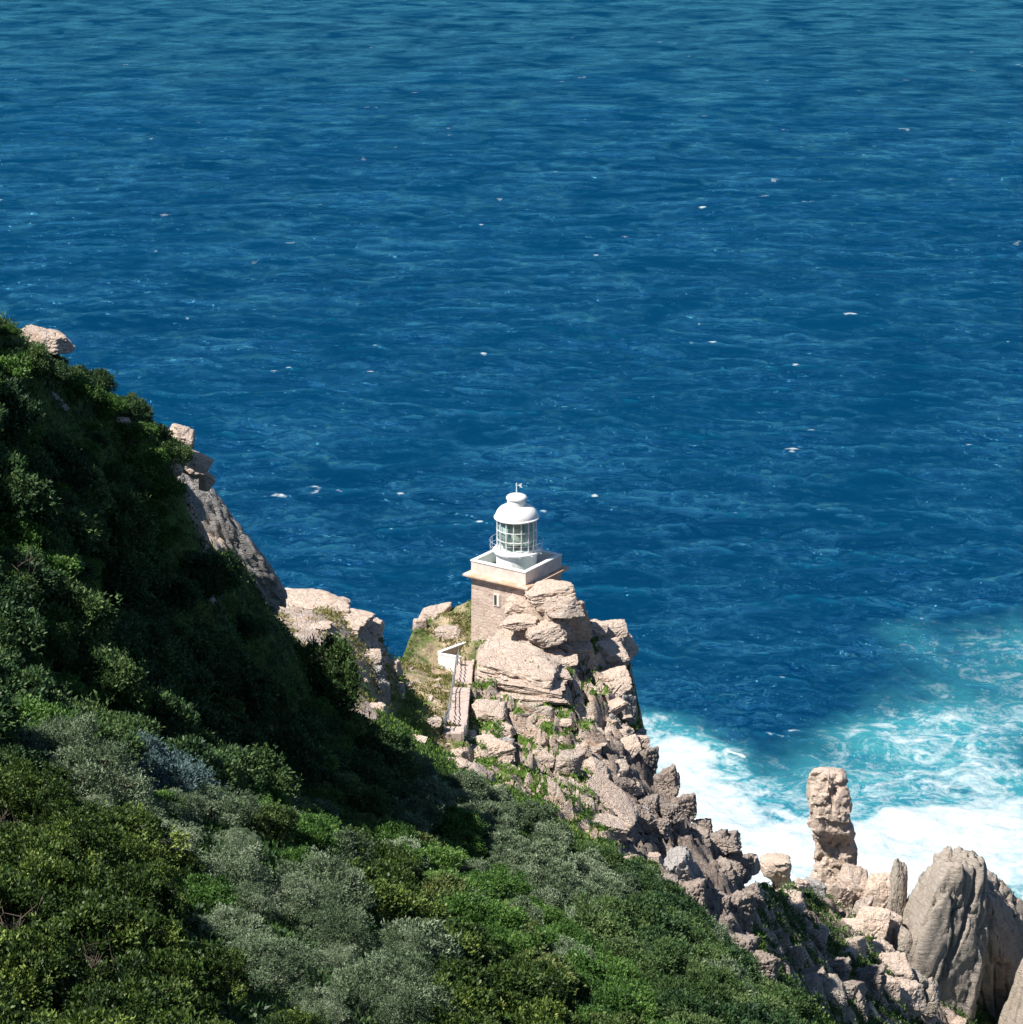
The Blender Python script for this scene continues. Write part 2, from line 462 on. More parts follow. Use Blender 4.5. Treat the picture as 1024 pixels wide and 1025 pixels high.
# surf: broken water by the rocks, by plan regions
def sreg(*p): return [tuple(sea_pt(*v)) for v in p]
SURF1 = sreg((600,745),(650,728),(700,736),(740,758),(770,790),(800,812),(860,800),(930,790),(1060,775),(1100,900),(900,1000),(700,1000),(560,860))
TURQ = sreg((560,700),(640,690),(700,740),(770,722),(850,700),(920,648),(1040,612),(1110,605),(1150,1000),(600,1000))
sw = np.stack([qx * 0.035, qy * 0.035, np.zeros_like(qx)], -1)
warp = fbm(sw, 5) * 26
sd1 = poly_sd(SURF1, qx, qy) + warp
sd2 = poly_sd(TURQ, qx, qy) + warp * 1.2
surf = np.zeros_like(SX); surf[near] = sstep(3, -14, sd1)
turq = np.zeros_like(SX); turq[near] = np.clip(sstep(8, -26, sd2) * (0.95 + 1.0 * fbm(sw * 0.9 + 5, 4)) + sstep(12, -6, sd1), 0, 1)
sv = np.stack([OX, OY, Z], -1).reshape(-1, 3)
sn, sm = SX.shape
si = np.arange(sn * sm).reshape(sn, sm)
sq = np.stack([si[:-1, :-1], si[1:, :-1], si[1:, 1:], si[:-1, 1:]], -1).reshape(-1, 4)

k = NT("sea_water")
vec = k.pos()
turqa = k.attr("turquoise"); surfa = k.attr("surf"); capa = k.attr("whitecap"); cresta = k.attr("crest")
n_big = k.noise(k.mapping(vec, (0.006, 0.012, 1)), 1.0, 3, 0.5)
deep = k.mix(n_big, (0.0004, 0.021, 0.058), (0.0007, 0.036, 0.090))
deep = k.mix(k.math('MULTIPLY', cresta, 0.22), deep, (0.004, 0.14, 0.24))
tq = k.mix(k.noise(vec, 0.05, 4, 0.6), (0.006, 0.14, 0.185), (0.07, 0.31, 0.345))
wcol = k.mix(turqa, deep, tq)
f_a = k.noise(vec, 0.13, 7, 0.68, 1.6); f_b = k.noise(vec, 0.5, 6, 0.7, 1.0)
fo = k.math('ADD', k.math('MULTIPLY', f_a, 0.6), k.math('MULTIPLY', f_b, 0.4))
fm = k.math('ADD', fo, k.math('MULTIPLY', k.math('SUBTRACT', surfa, 0.46), 0.60))
foam_s = k.ramp(fm, [(0.50, 0.0), (0.64, 0.55), (0.84, 0.97)])
lace = k.math('MULTIPLY', k.ramp(k.math('ADD', fo, k.math('MULTIPLY', turqa, 0.12)), [(0.57, 0.0), (0.72, 0.75)]), turqa)
f_c = k.noise(k.mapping(vec, (0.42, 1.3, 1), (0, 0, 0.3)), 1.0, 6, 0.72, 1.2)
capm = k.ramp(k.math('ADD', k.math('MULTIPLY', capa, 0.75), k.math('SUBTRACT', f_c, 0.5)), [(0.36, 0.0), (0.70, 0.9)])
capm = k.math('MULTIPLY', capm, k.ramp(capa, [(0.02, 0.0), (0.12, 1.0)]))
fall = k.math('MAXIMUM', k.math('MAXIMUM', foam_s, lace), capm, clamp=True)
n_l = k.noise(k.mapping(vec, (0.046, 0.046, 1), (0, 0, 0.10)), 1.0, 4, 0.42, 0.5)
n_m = k.noise(k.mapping(vec, (0.20, 0.20, 1), (0, 0, -0.16)), 1.0, 4, 0.48, 0.6)
n_s = k.noise(k.mapping(vec, (0.8, 1.2, 1)), 1.0, 3, 0.5, 0.5)
hgt = k.math('ADD', k.math('ADD', k.math('MULTIPLY', n_l, 13.0), k.math('MULTIPLY', n_m, 5.0)), k.math('MULTIPLY', n_s, 0.5))
nrm = k.bump(hgt, 1.0, 1.0)
# light coming back out of the water body hardly depends on the slope of the surface
up = k.n('ShaderNodeCombineXYZ', i_Z=1.0).outputs[0]
body = k.n('ShaderNodeBsdfDiffuse', i_Normal=up, i_Color=wcol)
gls = k.n('ShaderNodeBsdfGlossy', i_Roughness=0.12, i_Normal=nrm, i_Color=(0.20, 0.75, 1.0, 1))
fres = k.n('ShaderNodeFresnel', i_IOR=1.36, i_Normal=nrm)
gu = k.noise(k.mapping(vec, (0.032, 0.026, 1), (0, 0, 0.12)), 1.0, 8, 0.62, 0.5)
gust = k.ramp(gu, [(0.37, 0.04), (0.50, 0.52), (0.62, 1.0)])
fac_ = k.math('MULTIPLY', k.math('MINIMUM', fres.outputs[0], 0.56), gust)
wat = k.n('ShaderNodeMixShader', i_0=fac_); k.l(body.outputs[0], wat.inputs[1]); k.l(gls.outputs[0], wat.inputs[2])
fmb = k.n('ShaderNodeBsdfDiffuse', i_Color=k.mix(k.ramp(k.noise(vec, 0.28, 6, 0.7, 1.4), [(0.42, 0.0), (0.62, 1.0)]), (0.44, 0.52, 0.55), (0.58, 0.59, 0.595)), i_Normal=k.bump(f_b, 0.5, 0.8))
mxs = k.n('ShaderNodeMixShader', i_0=fall); k.l(wat.outputs[0], mxs.inputs[1]); k.l(fmb.outputs[0], mxs.inputs[2])
k.l(mxs.outputs[0], k.out.inputs[0]); k.t.nodes.remove(k.b)
M_SEA = k.m
sea = mesh_np("sea", sv, sq, M_SEA, smooth=True)
crest = np.zeros_like(SX); crest[near] = sstep(0.12, 0.5, jac * amp_l); set_attr(sea, "crest", crest)
set_attr(sea, "whitecap", foam); set_attr(sea, "surf", surf); set_attr(sea, "turquoise", turq)
tag(sea, "deep blue open sea with whitecaps, turquoise and white surf by the rocks", kind="structure")

# ================================================================ LIGHTHOUSE
def lathe(name, prof, mat, parent, seg=48, smooth=True, a0=0.0, sharp=True):
    prof = np.array(prof, float); n = len(prof)
    th = np.arange(seg) / seg * 2 * math.pi + a0
    v = np.stack([np.outer(prof[:, 0], np.cos(th)), np.outer(prof[:, 0], np.sin(th)), np.repeat(prof[:, 1][:, None], seg, 1)], -1).reshape(-1, 3)
    f = []
    for i in range(n - 1):
        for j in range(seg):
            f.append((i * seg + j, i * seg + (j + 1) % seg, (i + 1) * seg + (j + 1) % seg, (i + 1) * seg + j))
    if prof[0, 0] > 1e-6: f.append(tuple(reversed(range(seg))))
    if prof[-1, 0] > 1e-6: f.append(tuple((n - 1) * seg + j for j in range(seg)))
    o = mesh_np(name, v, f, mat, parent, smooth)
    if smooth: o.data.set_sharp_from_angle(angle=R(32))
    return o

class MB:
    """collects boxes and tubes into one mesh"""
    def __init__(s): s.v = []; s.f = []
    def box(s, c, size, rz=0.0, bevel=0):
        hx, hy, hz = size[0] / 2, size[1] / 2, size[2] / 2; b = len(s.v); cr, sr = math.cos(rz), math.sin(rz)
        for dx, dy, dz in ((-1,-1,-1),(1,-1,-1),(1,1,-1),(-1,1,-1),(-1,-1,1),(1,-1,1),(1,1,1),(-1,1,1)):
            x, y = dx * hx, dy * hy
            s.v.append((c[0] + x * cr - y * sr, c[1] + x * sr + y * cr, c[2] + dz * hz))
        s.f += [tuple(b + i for i in q) for q in ((0,3,2,1),(4,5,6,7),(0,1,5,4),(1,2,6,5),(2,3,7,6),(3,0,4,7))]
        return s
    def tube(s, pts, r, seg=6, r1=None, closed=False):
        pts = [Vector(p) for p in pts]; n = len(pts); b = len(s.v)
        for i, p in enumerate(pts):
            t = (pts[(i + 1) % n] - pts[i - 1]) if closed else (pts[min(i + 1, n - 1)] - pts[max(i - 1, 0)])
            t.normalize()
            u = t.cross(Vector((0, 0, 1)) if abs(t.z) < 0.9 else Vector((1, 0, 0))).normalized(); w = t.cross(u)
            rr = r if r1 is None else r + (r1 - r) * i / max(n - 1, 1)
            for j in range(seg):
                a = j / seg * 2 * math.pi
                s.v.append(tuple(p + u * (math.cos(a) * rr) + w * (math.sin(a) * rr)))
        for i in range(n if closed else n - 1):
            for j in range(seg):
                i2 = (i + 1) % n
                s.f.append((b + i * seg + j, b + i * seg + (j + 1) % seg, b + i2 * seg + (j + 1) % seg, b + i2 * seg + j))
        if not closed:
            s.f.append(tuple(b + j for j in reversed(range(seg)))); s.f.append(tuple(b + (n - 1) * seg + j for j in range(seg)))
        return s
    def build(s, name, mat, parent=None, smooth=False):
        o = mesh_np(name, s.v, s.f, mat, parent, smooth)
        if smooth: o.data.set_sharp_from_angle(angle=R(35))
        return o

def bevel(o, w=0.03, seg=2):
    m = o.modifiers.new("bevel", 'BEVEL'); m.width = w; m.segments = seg; m.limit_method = 'ANGLE'
    return o

k = NT("white_paint")
n = k.noise(k.obj(), 1.3, 5, 0.65)
sk = k.noise(k.mapping(k.obj(), (5, 5, 0.7)), 1.0, 4, 0.6)
wc0 = k.ramp(n, [(0.3, (0.72, 0.71, 0.69)), (0.65, (0.80, 0.795, 0.78))])
M_WHITE = k.set(Base_Color=k.mix(k.ramp(sk, [(0.56, 0.0), (0.72, 0.30)]), wc0, (0.45, 0.40, 0.34)), Roughness=0.5)
k = NT("weathered_sandstone_masonry")
br = k.n('ShaderNodeTexBrick', i_Scale=1.0, i_Mortar_Size=0.028, i_Brick_Width=0.62, i_Row_Height=0.27, i_Bias=0.1)
br.inputs['Color1'].default_value = (0.70, 0.55, 0.46, 1); br.inputs['Color2'].default_value = (0.47, 0.34, 0.275, 1); br.inputs['Mortar'].default_value = (0.66, 0.57, 0.50, 1)
uvn = k.n('ShaderNodeUVMap')
k.l(uvn.outputs[0], br.inputs['Vector'])
nn = k.noise(k.obj(), 2.4, 6, 0.65); nb = k.noise(k.obj(), 0.5, 4, 0.6)
c = k.mix(k.ramp(nn, [(0.52, 0.0), (0.66, 0.55)]), br.outputs['Color'], (0.33, 0.20, 0.13))
c = k.mix(k.ramp(nb, [(0.5, 0.0), (0.7, 0.5)]), c, (0.48, 0.42, 0.36))
hb = k.math('SUBTRACT', k.math('MULTIPLY', nn, 0.6), br.outputs['Fac'])
n3 = k.noise(k.obj(), 5.0, 5, 0.7)
c = k.mix(0.45, c, k.ramp(n3, [(0.3, (0.5, 0.5, 0.5)), (0.65, (1, 1, 1))]), 'MULTIPLY')
M_STONE = k.set(Base_Color=c, Roughness=0.9, Normal=k.bump(k.math('ADD', hb, n3), 0.9, 0.10))
k = NT("parapet_render")
n = k.noise(k.obj(), 1.6, 6, 0.65)
M_PARAPET = k.set(Base_Color=k.ramp(n, [(0.3, (0.52, 0.44, 0.38)), (0.6, (0.66, 0.58, 0.52)), (0.8, (0.58, 0.46, 0.38))]), Roughness=0.85, Normal=k.bump(n, 0.3, 0.05))
k = NT("cornice_stone")
n = k.noise(k.obj(), 1.1, 6, 0.65)
M_CORNICE = k.set(Base_Color=k.ramp(n, [(0.35, (0.62, 0.54, 0.48)), (0.52, (0.5, 0.33, 0.22)), (0.7, (0.38, 0.26, 0.19))]), Roughness=0.9, Normal=k.bump(n, 0.4, 0.06))
k = NT("green_deck_paint"); M_GREEN = k.set(Base_Color=(0.012, 0.11, 0.07), Roughness=0.5)
k = NT("lantern_glass")
gl = k.n('ShaderNodeBsdfGlossy'); gl.inputs['Roughness'].default_value = 0.03; gl.inputs['Color'].default_value = (0.9, 0.95, 0.95, 1)
tr = k.n('ShaderNodeBsdfTransparent'); tr.inputs['Color'].default_value = (0.86, 0.93, 0.91, 1)
fr = k.n('ShaderNodeLayerWeight', i_Blend=0.35); mx = k.n('ShaderNodeMixShader')
k.l(k.math('ADD', k.math('MULTIPLY', k.math('POWER', fr.outputs['Facing'], 3.0), 0.5), 0.06), mx.inputs[0]); k.l(tr.outputs[0], mx.inputs[1]); k.l(gl.outputs[0], mx.inputs[2]); k.l(mx.outputs[0], k.out.inputs[0])
M_GLASS = k.m
k = NT("lens_prisms"); w = k.n('ShaderNodeTexWave', wave_type='BANDS', bands_direction='Z', i_Scale=3.4)
k.l(k.obj(), w.inputs['Vector'])
M_LENS = k.set(Base_Color=k.mix(w.outputs['Fac'], (0.50, 0.56, 0.48), (0.80, 0.83, 0.76)), Roughness=0.12, Metallic=0.2)
k = NT("dark_machinery"); M_DARK = k.set(Base_Color=(0.03, 0.05, 0.05), Roughness=0.4)
k = NT("galvanised_metal"); M_METAL = k.set(Base_Color=(0.42, 0.43, 0.43), Roughness=0.45, Metallic=0.6)

LH = np.array([0.46, 189.6])
RZ = R(11.0 + 45.0)             # square turned so one corner points towards the camera
SIDE = 5.95
Z_COR, Z_FLOOR, Z_PAR = 84.05, 84.3, 85.35
lh = empty("lighthouse", (LH[0], LH[1], 73.55), RZ)
tag(lh, "squat square stone lighthouse with white glazed lantern on the sunlit crag", "lighthouse")
zb = 74.0
def sqprism(name, half0, half1, z0, z1, mat, parent, uv=False, inner=None):
    v = []
    for h_, z_ in ((half0, z0), (half1, z1)):
        for sx, sy in ((-1,-1),(1,-1),(1,1),(-1,1)): v.append((sx * h_, sy * h_, z_))
    f = [(0,1,5,4),(1,2,6,5),(2,3,7,6),(3,0,4,7),(4,5,6,7),(3,2,1,0)]
    o = mesh_np(name, v, f, mat, parent)
    ul = o.data.uv_layers.new(name="UVMap")
    for pi, p in enumerate(o.data.polygons):
        for li in p.loop_indices:
            c = o.data.vertices[o.data.loops[li].vertex_index].co
            ul.data[li].uv = ((c.x, c.y)[pi % 2] + pi * 1.7, c.z) if pi < 4 else (c.x, c.y)
    return o
# tower walls as courses with a window recess cut in the camera-side face
tower = sqprism("tower", SIDE / 2 + 0.10, SIDE / 2 - 0.02, -6.0, Z_COR - zb - 0.34, M_STONE, lh)
tower["label"] = "weathered pinkish masonry tower"
plinth = sqprism("plinth", SIDE / 2 + 0.42, SIDE / 2 + 0.34, -6.0, 1.2, M_STONE, lh)
cor = MB(); cor.box((0, 0, Z_COR - zb - 0.22), (SIDE + 0.5, SIDE + 0.5, 0.24)); bevel(cor.build("cornice_base", M_CORNICE, lh), 0.05)
cor = MB(); cor.box((0, 0, Z_COR - zb + 0.02), (SIDE + 1.15, SIDE + 1.15, 0.235)); bevel(cor.build("cornice", M_CORNICE, lh), 0.05)
fl = MB(); fl.box((0, 0, Z_FLOOR - zb - 0.06), (SIDE - 0.62, SIDE - 0.62, 0.2)); fl.build("balcony_floor", M_GREEN, lh)
T = 0.32; hp = Z_PAR - Z_COR - 0.14
for q in range(4):
    a = q * math.pi / 2
    L = SIDE - T - 0.004
    c = Matrix.Rotation(a, 3, 'Z') @ Vector((T / 2, -(SIDE - T) / 2, 0))
    pw = MB().box((c.x, c.y, Z_COR - zb + 0.14 + hp / 2), (L, T, hp), a).build("parapet_wall", M_PARAPET, lh)
    iw = Matrix.Rotation(a, 3, 'Z') @ Vector((0, -(SIDE / 2 - T) + 0.012, 0))
    MB().box((iw.x, iw.y, Z_COR - zb + 0.2 + hp / 2), (SIDE - 2 * T - 0.05, 0.02, hp - 0.1), a).build("parapet_lining", M_WHITE, pw)
    c2 = Matrix.Rotation(a, 3, 'Z') @ Vector((T / 2 + 0.02, -(SIDE - T) / 2 - 0.02, 0))
    bevel(MB().box((c2.x, c2.y, Z_PAR - zb + 0.05), (L + 0.08, T + 0.1, 0.12), a).build("coping", M_WHITE, lh), 0.02)
# window slit in the near left face
wx = -SIDE / 2 - 0.02
wn = MB().box((wx, 0.15, 8.15), (0.12, 0.66, 1.15)).build("window", M_PARAPET, lh)
MB().box((wx - 0.065, 0.25, 8.15), (0.03, 0.26, 0.95)).build("pane", M_DARK, wn)
MB().box((wx - 0.065, -0.02, 8.15), (0.034, 0.10, 0.95)).build("shutter", M_WHITE, wn)
zl = lambda z: z - zb
lathe("lantern_base", [(1.92, zl(84.2)), (1.92, zl(84.45)), (1.86, zl(84.5)), (1.86, zl(85.92)), (1.98, zl(85.98)), (2.12, zl(86.02)), (2.16, zl(86.10)), (2.16, zl(86.22)), (1.9, zl(86.24)), (1.86, zl(86.36)), (1.75, zl(86.38))], M_WHITE, lh)
# gallery rail
gr = MB()
for q in range(12):
    a = q / 12 * 2 * math.pi + 0.2
    gr.tube([(2.42 * math.cos(a), 2.42 * math.sin(a), zl(86.08)), (2.42 * math.cos(a), 2.42 * math.sin(a), zl(87.15))], 0.012, 5)
    gr.tube([(2.1 * math.cos(a), 2.1 * math.sin(a), zl(86.12)), (2.45 * math.cos(a), 2.45 * math.sin(a), zl(86.10))], 0.02, 5)
for zz in (86.6, 87.15):
    gr.tube([(2.42 * math.cos(j / 48 * 6.28319), 2.42 * math.sin(j / 48 * 6.28319), zl(zz)) for j in range(48)], 0.011, 5, closed=True)
gr.build("gallery_rail", M_WHITE, lh)
GR = 1.80
lathe("lantern_glazing", [(GR - 0.02, zl(86.4)), (GR - 0.02, zl(89.2))], M_GLASS, lh, 32).data
gz = [o for o in lh.children if o.name.startswith("lantern_glazing")][0]
bm = bmesh.new(); bm.from_mesh(gz.data); bmesh.ops.delete(bm, geom=[f for f in bm.faces if len(f.verts) > 4], context='FACES_ONLY'); bm.to_mesh(gz.data); bm.free()
mu = MB()
for q in range(16):
    a = (q + 0.12) / 16 * 2 * math.pi
    mu.box((GR * math.cos(a), GR * math.sin(a), zl(87.8)), (0.10, 0.07, 2.84), a)
for zz in (86.42, 87.33, 88.22, 89.2):
    mu.tube([(GR * math.cos(j / 48 * 6.28319), GR * math.sin(j / 48 * 6.28319), zl(zz)) for j in range(48)], 0.036, 6, closed=True)
mu.build("window_bars", M_WHITE, lh)
lathe("lens", [(0.6, zl(86.75)), (1.2, zl(86.9)), (1.38, zl(87.3)), (1.42, zl(87.9)), (1.34, zl(88.5)), (0.8, zl(88.95)), (0.2, zl(89.05))], M_LENS, lh, 32)
cv = []; cf = []; NC = 40
for j in range(NC + 1):
    a_ = R(-146 + 26 + (360 - 52) * j / NC); r_ = 1.60 + 0.03 * math.sin(j * 2.1)
    for z_ in (86.95, 89.1): cv.append((r_ * math.cos(a_), r_ * math.sin(a_), zl(z_)))
for j in range(NC): cf.append((2 * j, 2 * j + 2, 2 * j + 3, 2 * j + 1))
k = NT("pale_curtain_cloth"); k.set(Base_Color=(0.62, 0.72, 0.70), Roughness=0.9)
tb = k.n('ShaderNodeBsdfTranslucent'); tb.inputs[0].default_value = (0.62, 0.72, 0.70, 1); mx = k.n('ShaderNodeMixShader', i_0=0.4)
k.l(k.b.outputs[0], mx.inputs[1]); k.l(tb.outputs[0], mx.inputs[2]); k.l(mx.outputs[0], k.out.inputs[0])
cu = mesh_np("curtain", cv, cf, k.m, lh, True)
so = cu.modifiers.new("thickness", 'SOLIDIFY'); so.thickness = 0.01
lathe("lens_pedestal", [(0.85, zl(85.4)), (0.85, zl(86.3)), (0.5, zl(86.4)), (0.45, zl(86.88))], M_DARK, lh, 20)
dome = [(1.7, zl(89.22)), (2.02, zl(89.22)), (2.06, zl(89.26)), (2.06, zl(89.34)), (1.93, zl(89.40))]
for r_, z_ in ((1.92, 89.56), (1.87, 89.72), (1.79, 89.88), (1.68, 90.03), (1.53, 90.17), (1.35, 90.29), (1.15, 90.38), (0.95, 90.44), (0.84, 90.45)):
    dome.append((r_, zl(z_)))
dome.append((0.5, zl(90.46)))
rf = lathe("dome_roof", dome, M_WHITE, lh)
lathe("ventilator", [(0.86, zl(90.4)), (0.86, zl(91.02)), (0.95, zl(91.05)), (0.95, zl(91.16)), (0.88, zl(91.28)), (0.7, zl(91.39)), (0.4, zl(91.48)), (0.06, zl(91.52))], M_WHITE, rf, 40)
fi = MB().tube([(0, 0, zl(91.45)), (0, 0, zl(92.5))], 0.05, 8).tube([(-0.12, 0, zl(92.3)), (0.05, 0, zl(92.3))], 0.03).build("lightning_rod", M_WHITE, rf)
wv = MB(); a = -RZ
def lv(dx, z): return (dx * math.cos(a), dx * math.sin(a), zl(z))
wv.tube([lv(-0.1, 92.28), lv(0.42, 92.28)], 0.028, 6)
wv.v += [lv(0.25, 92.12), lv(0.52, 92.05), lv(0.40, 92.28), lv(0.52, 92.48), lv(0.25, 92.42)]
nb_ = len(wv.v); wv.f.append(tuple(range(nb_ - 5, nb_)))
wv.build("weather_vane", M_WHITE, rf)

# ================================================================ ROCKS
def ico(sub):
    bm = bmesh.new(); bmesh.ops.create_icosphere(bm, subdivisions=sub, radius=1.0)
    v = np.array([x.co for x in bm.verts]); bm.verts.index_update()
    f = np.array([[x.index for x in p.verts] for p in bm.faces]); bm.free()
    return v, f
ICO = {s: ico(s) for s in (3, 4, 5, 6)}

def rock_shape(seed, sub=5, cuts=5, p=16, rough=0.05, strata=0.04, freq=1.6, axes=0.22, lay=5.0):
    """a jointed block: rounded intersection of half-spaces, then ledges and weathering"""
    rg = np.random.default_rng(seed)
    d, f = ICO[sub]
    nrm = []; off = []
    for ax in range(3):
        for s in (-1, 1):
            n = np.zeros(3); n[ax] = s; n = n + rg.normal(size=3) * axes; nrm.append(n / np.linalg.norm(n)); off.append(rg.uniform(0.8, 1.0))
    for q in range(cuts):
        n = rg.normal(size=3); n /= np.linalg.norm(n); nrm.append(n); off.append(rg.uniform(0.82, 1.15))
    nrm = np.array(nrm); off = np.array(off)
    q = np.clip(d @ nrm.T / off, 0, None)
    r = (q ** p).sum(1) ** (-1.0 / p)
    v = d * r[:, None]
    o = rg.uniform(0, 50, 3)
    lz = v[:, 2] * lay + fbm(v * 1.3 + o, 2) * 1.2 + (v[:, 0] * rg.normal() + v[:, 1] * rg.normal()) * 0.6
    led = np.abs((lz % 1.0) - 0.5) * 2
    hor = np.sqrt(np.clip(1 - (d[:, 2]) ** 2, 0, 1))
    F1, F2, C = worley(v * freq + o)
    E1, E2, D_ = worley(v * np.array([1, 1, 1.5]) * freq * 2.3 + fbm(v * 2 + o, 2)[:, None] * 0.3 + o + 7)
    disp = (D_ - 0.5) * rough * 0.9 - sstep(0.10, 0.0, E2 - E1) * rough * 0.8 + fbm(v * 2.2 + o, 4) * rough * 1.6 + (sstep(0.0, 0.35, led) - 1) * strata * hor + (C - 0.5) * rough * 1.1 - sstep(0.13, 0.0, F2 - F1) * rough * 1.3 + fbm(v * 9 + o, 2) * rough * 0.35
    return v + d * disp[:, None], f

def rock_material(name, tint=(1, 1, 1), mixf=0.0, dark=1.0):
    k = NT(name)
    ps = k.pos(); base, h = rock_nodes(k, ps, ps)
    ob = k.n('ShaderNodeObjectInfo')
    base = k.mix(k.ramp(ob.outputs['Random'], [(0.0, 0.0), (0.5, 0.0), (1.0, 0.42)]), base, (0.30, 0.285, 0.27))
    if mixf: base = k.mix(mixf, base, tint)
    return k.set(Base_Color=base, Roughness=0.92, Specular_IOR_Level=0.2, Normal=k.bump(h, 0.9, 0.30))
M_ROCK = rock_material("jointed_sandstone")
M_PALE = rock_material("pale_pink_sandstone", (0.66, 0.52, 0.425), 0.5)
M_GREY = rock_material("grey_lichened_rock", (0.36, 0.365, 0.365), 0.75)
M_FLANK = rock_material("shade_darkened_rock", (0.23, 0.195, 0.175), 0.62)  # tone lowered to put the flank's shade into the colour
M_SEAROCK = rock_material("smooth_tan_sea_rock", (0.37, 0.335, 0.29), 0.65)

def proto(seed, mat, **kw):
    v, f = rock_shape(seed, **kw)
    o = mesh_np("boulder", v, f, mat, smooth=True, link=False)
    o.data.set_sharp_from_angle(angle=R(38))
    return o.data
BLOCKS = [proto(100 + i, M_ROCK, cuts=5 + i % 4, p=34, rough=0.045) for i in range(7)]
SLABS = [proto(200 + i, M_PALE, cuts=4, p=40, axes=0.14, strata=0.08, lay=2.5, sub=5, rough=0.045) for i in range(4)]
GREYS = [proto(300 + i, M_GREY, cuts=7, p=24, rough=0.07) for i in range(3)]
DARKS = [proto(600 + i, M_FLANK, cuts=8, p=26, rough=0.09, freq=2.2) for i in range(5)]
PALES = [proto(400 + i, M_PALE, cuts=6, p=30) for i in range(4)]
ROUNDS = [proto(500 + i, M_SEAROCK, cuts=8, p=7, rough=0.06, axes=0.4) for i in range(4)]

def put_rock(mesh, loc, scale, rot, name, label, group=None):
    o = bpy.data.objects.new(name, mesh)
    o.location = loc; o.scale = scale; o.rotation_euler = rot
    COL.objects.link(o)
    return tag(o, label, {"boulder": "boulder", "stone": "stone"}.get(name, "rock"), group)

rr = random.Random(3)
def path_px(*l): return [hit(*q) for q in l]
def hero(px, py, w, h, kind, label, name="boulder", deep=0.9, roll=0.0, rz=None, pitch=0.0, lift=0.0, group=None, Y=None, i=None):
    p = hit(px, py + h * 0.25) if Y is None else at(px, py, Y)
    if p is None: return None
    ph = hit(px, py)
    if Y is not None and ph is not None and h < 34 and ph[1] < Y - 0.4 * deep * w * mpp(ph): p = at(px, py, ph[1] + 0.15 * w * mpp(ph))
    m = mpp(p)
    W = w * m; Hh = max(0.5 * h, (h - 0.30 * deep * w * (0.6 if roll else 1.0)) / 0.95) * m
    deep = min(deep, 1.6 * Hh / W + 0.45)
    c = at(px, py, p[1] + 0.25 * deep * W) + np.array([0, 0, lift])
    lst = {'b': BLOCKS, 's': SLABS, 'g': GREYS, 'p': PALES, 'r': ROUNDS, 'd': DARKS}[kind]
    me = lst[rr.randrange(len(lst)) if i is None else i % len(lst)]
    return put_rock(me, c, (W / 2 * 1.08, deep * W / 2, Hh / 2 * 1.08), (R(pitch), R(roll), R(rr.uniform(-25, 25) if rz is None else rz)), name, label, group)

# --- outcrop in front of the tower
hero(553, 618, 62, 58, 'b', "large cracked block leaning against the tower's near corner, grass on its ledges", roll=6, rz=18, deep=1.0, Y=184.5, i=1)
hero(549, 594, 48, 26, 's', "flat topmost slab touching the tower under the cornice corner", "rock_slab", roll=-8, rz=12, Y=184.0, i=0)
hero(560, 606, 34, 26, 'b', "squarish block below the topmost slab with a shaded right side", rz=20, Y=182.5, i=2)
hero(524, 607, 34, 28, 'p', "pale block half buried in grass against the tower wall", rz=-10, Y=185.2, i=0)
hero(522, 622, 36, 16, 's', "small pale ledge slab on the grassy face before the tower", "rock_slab", roll=-12, Y=183, i=1)
hero(547, 634, 40, 26, 'p', "pale wedge block in the middle of the outcrop before the tower", roll=-14, rz=15, Y=181.5, i=1)
hero(513, 642, 40, 34, 'b', "brown broken block at the foot of the tower beside the grass", rz=5, Y=184.5, i=3)
hero(538, 655, 46, 22, 'p', "low pale block just behind the great flat slab", rz=-8, Y=181, i=2)
hero(570, 640, 30, 50, 'g', "tall grey shaded block right of the outcrop before the tower", rz=25, Y=185.0, i=0)
hero(578, 622, 24, 30, 'b', "reddish boulder peeping out behind the tower's right side", Y=190, i=4)
hero(586, 636, 34, 30, 'g', "grey sloping block between the tower and the right-hand crag", rz=30, Y=188, i=1)
hero(548, 672, 44, 16, 's', "thin tilted plate between the great slab and the tower outcrop", "rock_slab", roll=10, Y=179.5, i=2)
hero(562, 662, 26, 16, 'p', "small split block on the ledge behind the great slab", Y=180.5, i=3)
# --- great flat slab block
hero(519, 668, 84, 40, 's', "great flat-topped pale slab crowning the middle of the crag", "rock_slab", roll=9, rz=-14, deep=1.0, pitch=6, Y=175.0, i=0)
hero(527, 682, 80, 18, 's', "second layer of the flat slab stack, jutting over the ledge", "rock_slab", roll=5, rz=-12, deep=0.95, Y=174.0, i=1)
hero(528, 694, 72, 18, 's', "third layer of the flat slab stack above the hollow", "rock_slab", roll=2, rz=-10, deep=0.9, Y=173.4, i=2)
hero(510, 706, 70, 22, 'b', "bottom layer of the flat slab stack, brown and eroded", rz=-8, deep=1.0, Y=173.6, i=5)
hero(544, 708, 36, 90, 'b', "tall jointed pillar whose shaded side drops right of the slab stack", rz=22, deep=1.1, Y=175.0, i=0)
hero(553, 690, 26, 36, 'p', "pale corner block at the right end of the slab stack", rz=30, Y=176.5, i=1)
hero(482, 686, 16, 46, 'b', "narrow brown rib between the paved path and the slab stack", rz=5, Y=177.5, i=6)
hero(520, 724, 28, 34, 'b', "rounded grey block under the slab stack, left of the dark cleft", rz=10, Y=169.5, i=1)
hero(543, 722, 24, 36, 'b', "upright pale block under the slab stack, right of the dark cleft", rz=20, Y=169.5, i=2)
hero(549, 738, 34, 36, 'g', "dark fluted foot of the shaded pillar above the green bank", rz=15, Y=169.0, i=2)
hero(491, 715, 34, 26, 'p', "broad pale boulder at the lower right edge of the path", rz=0, Y=168.5, i=0)
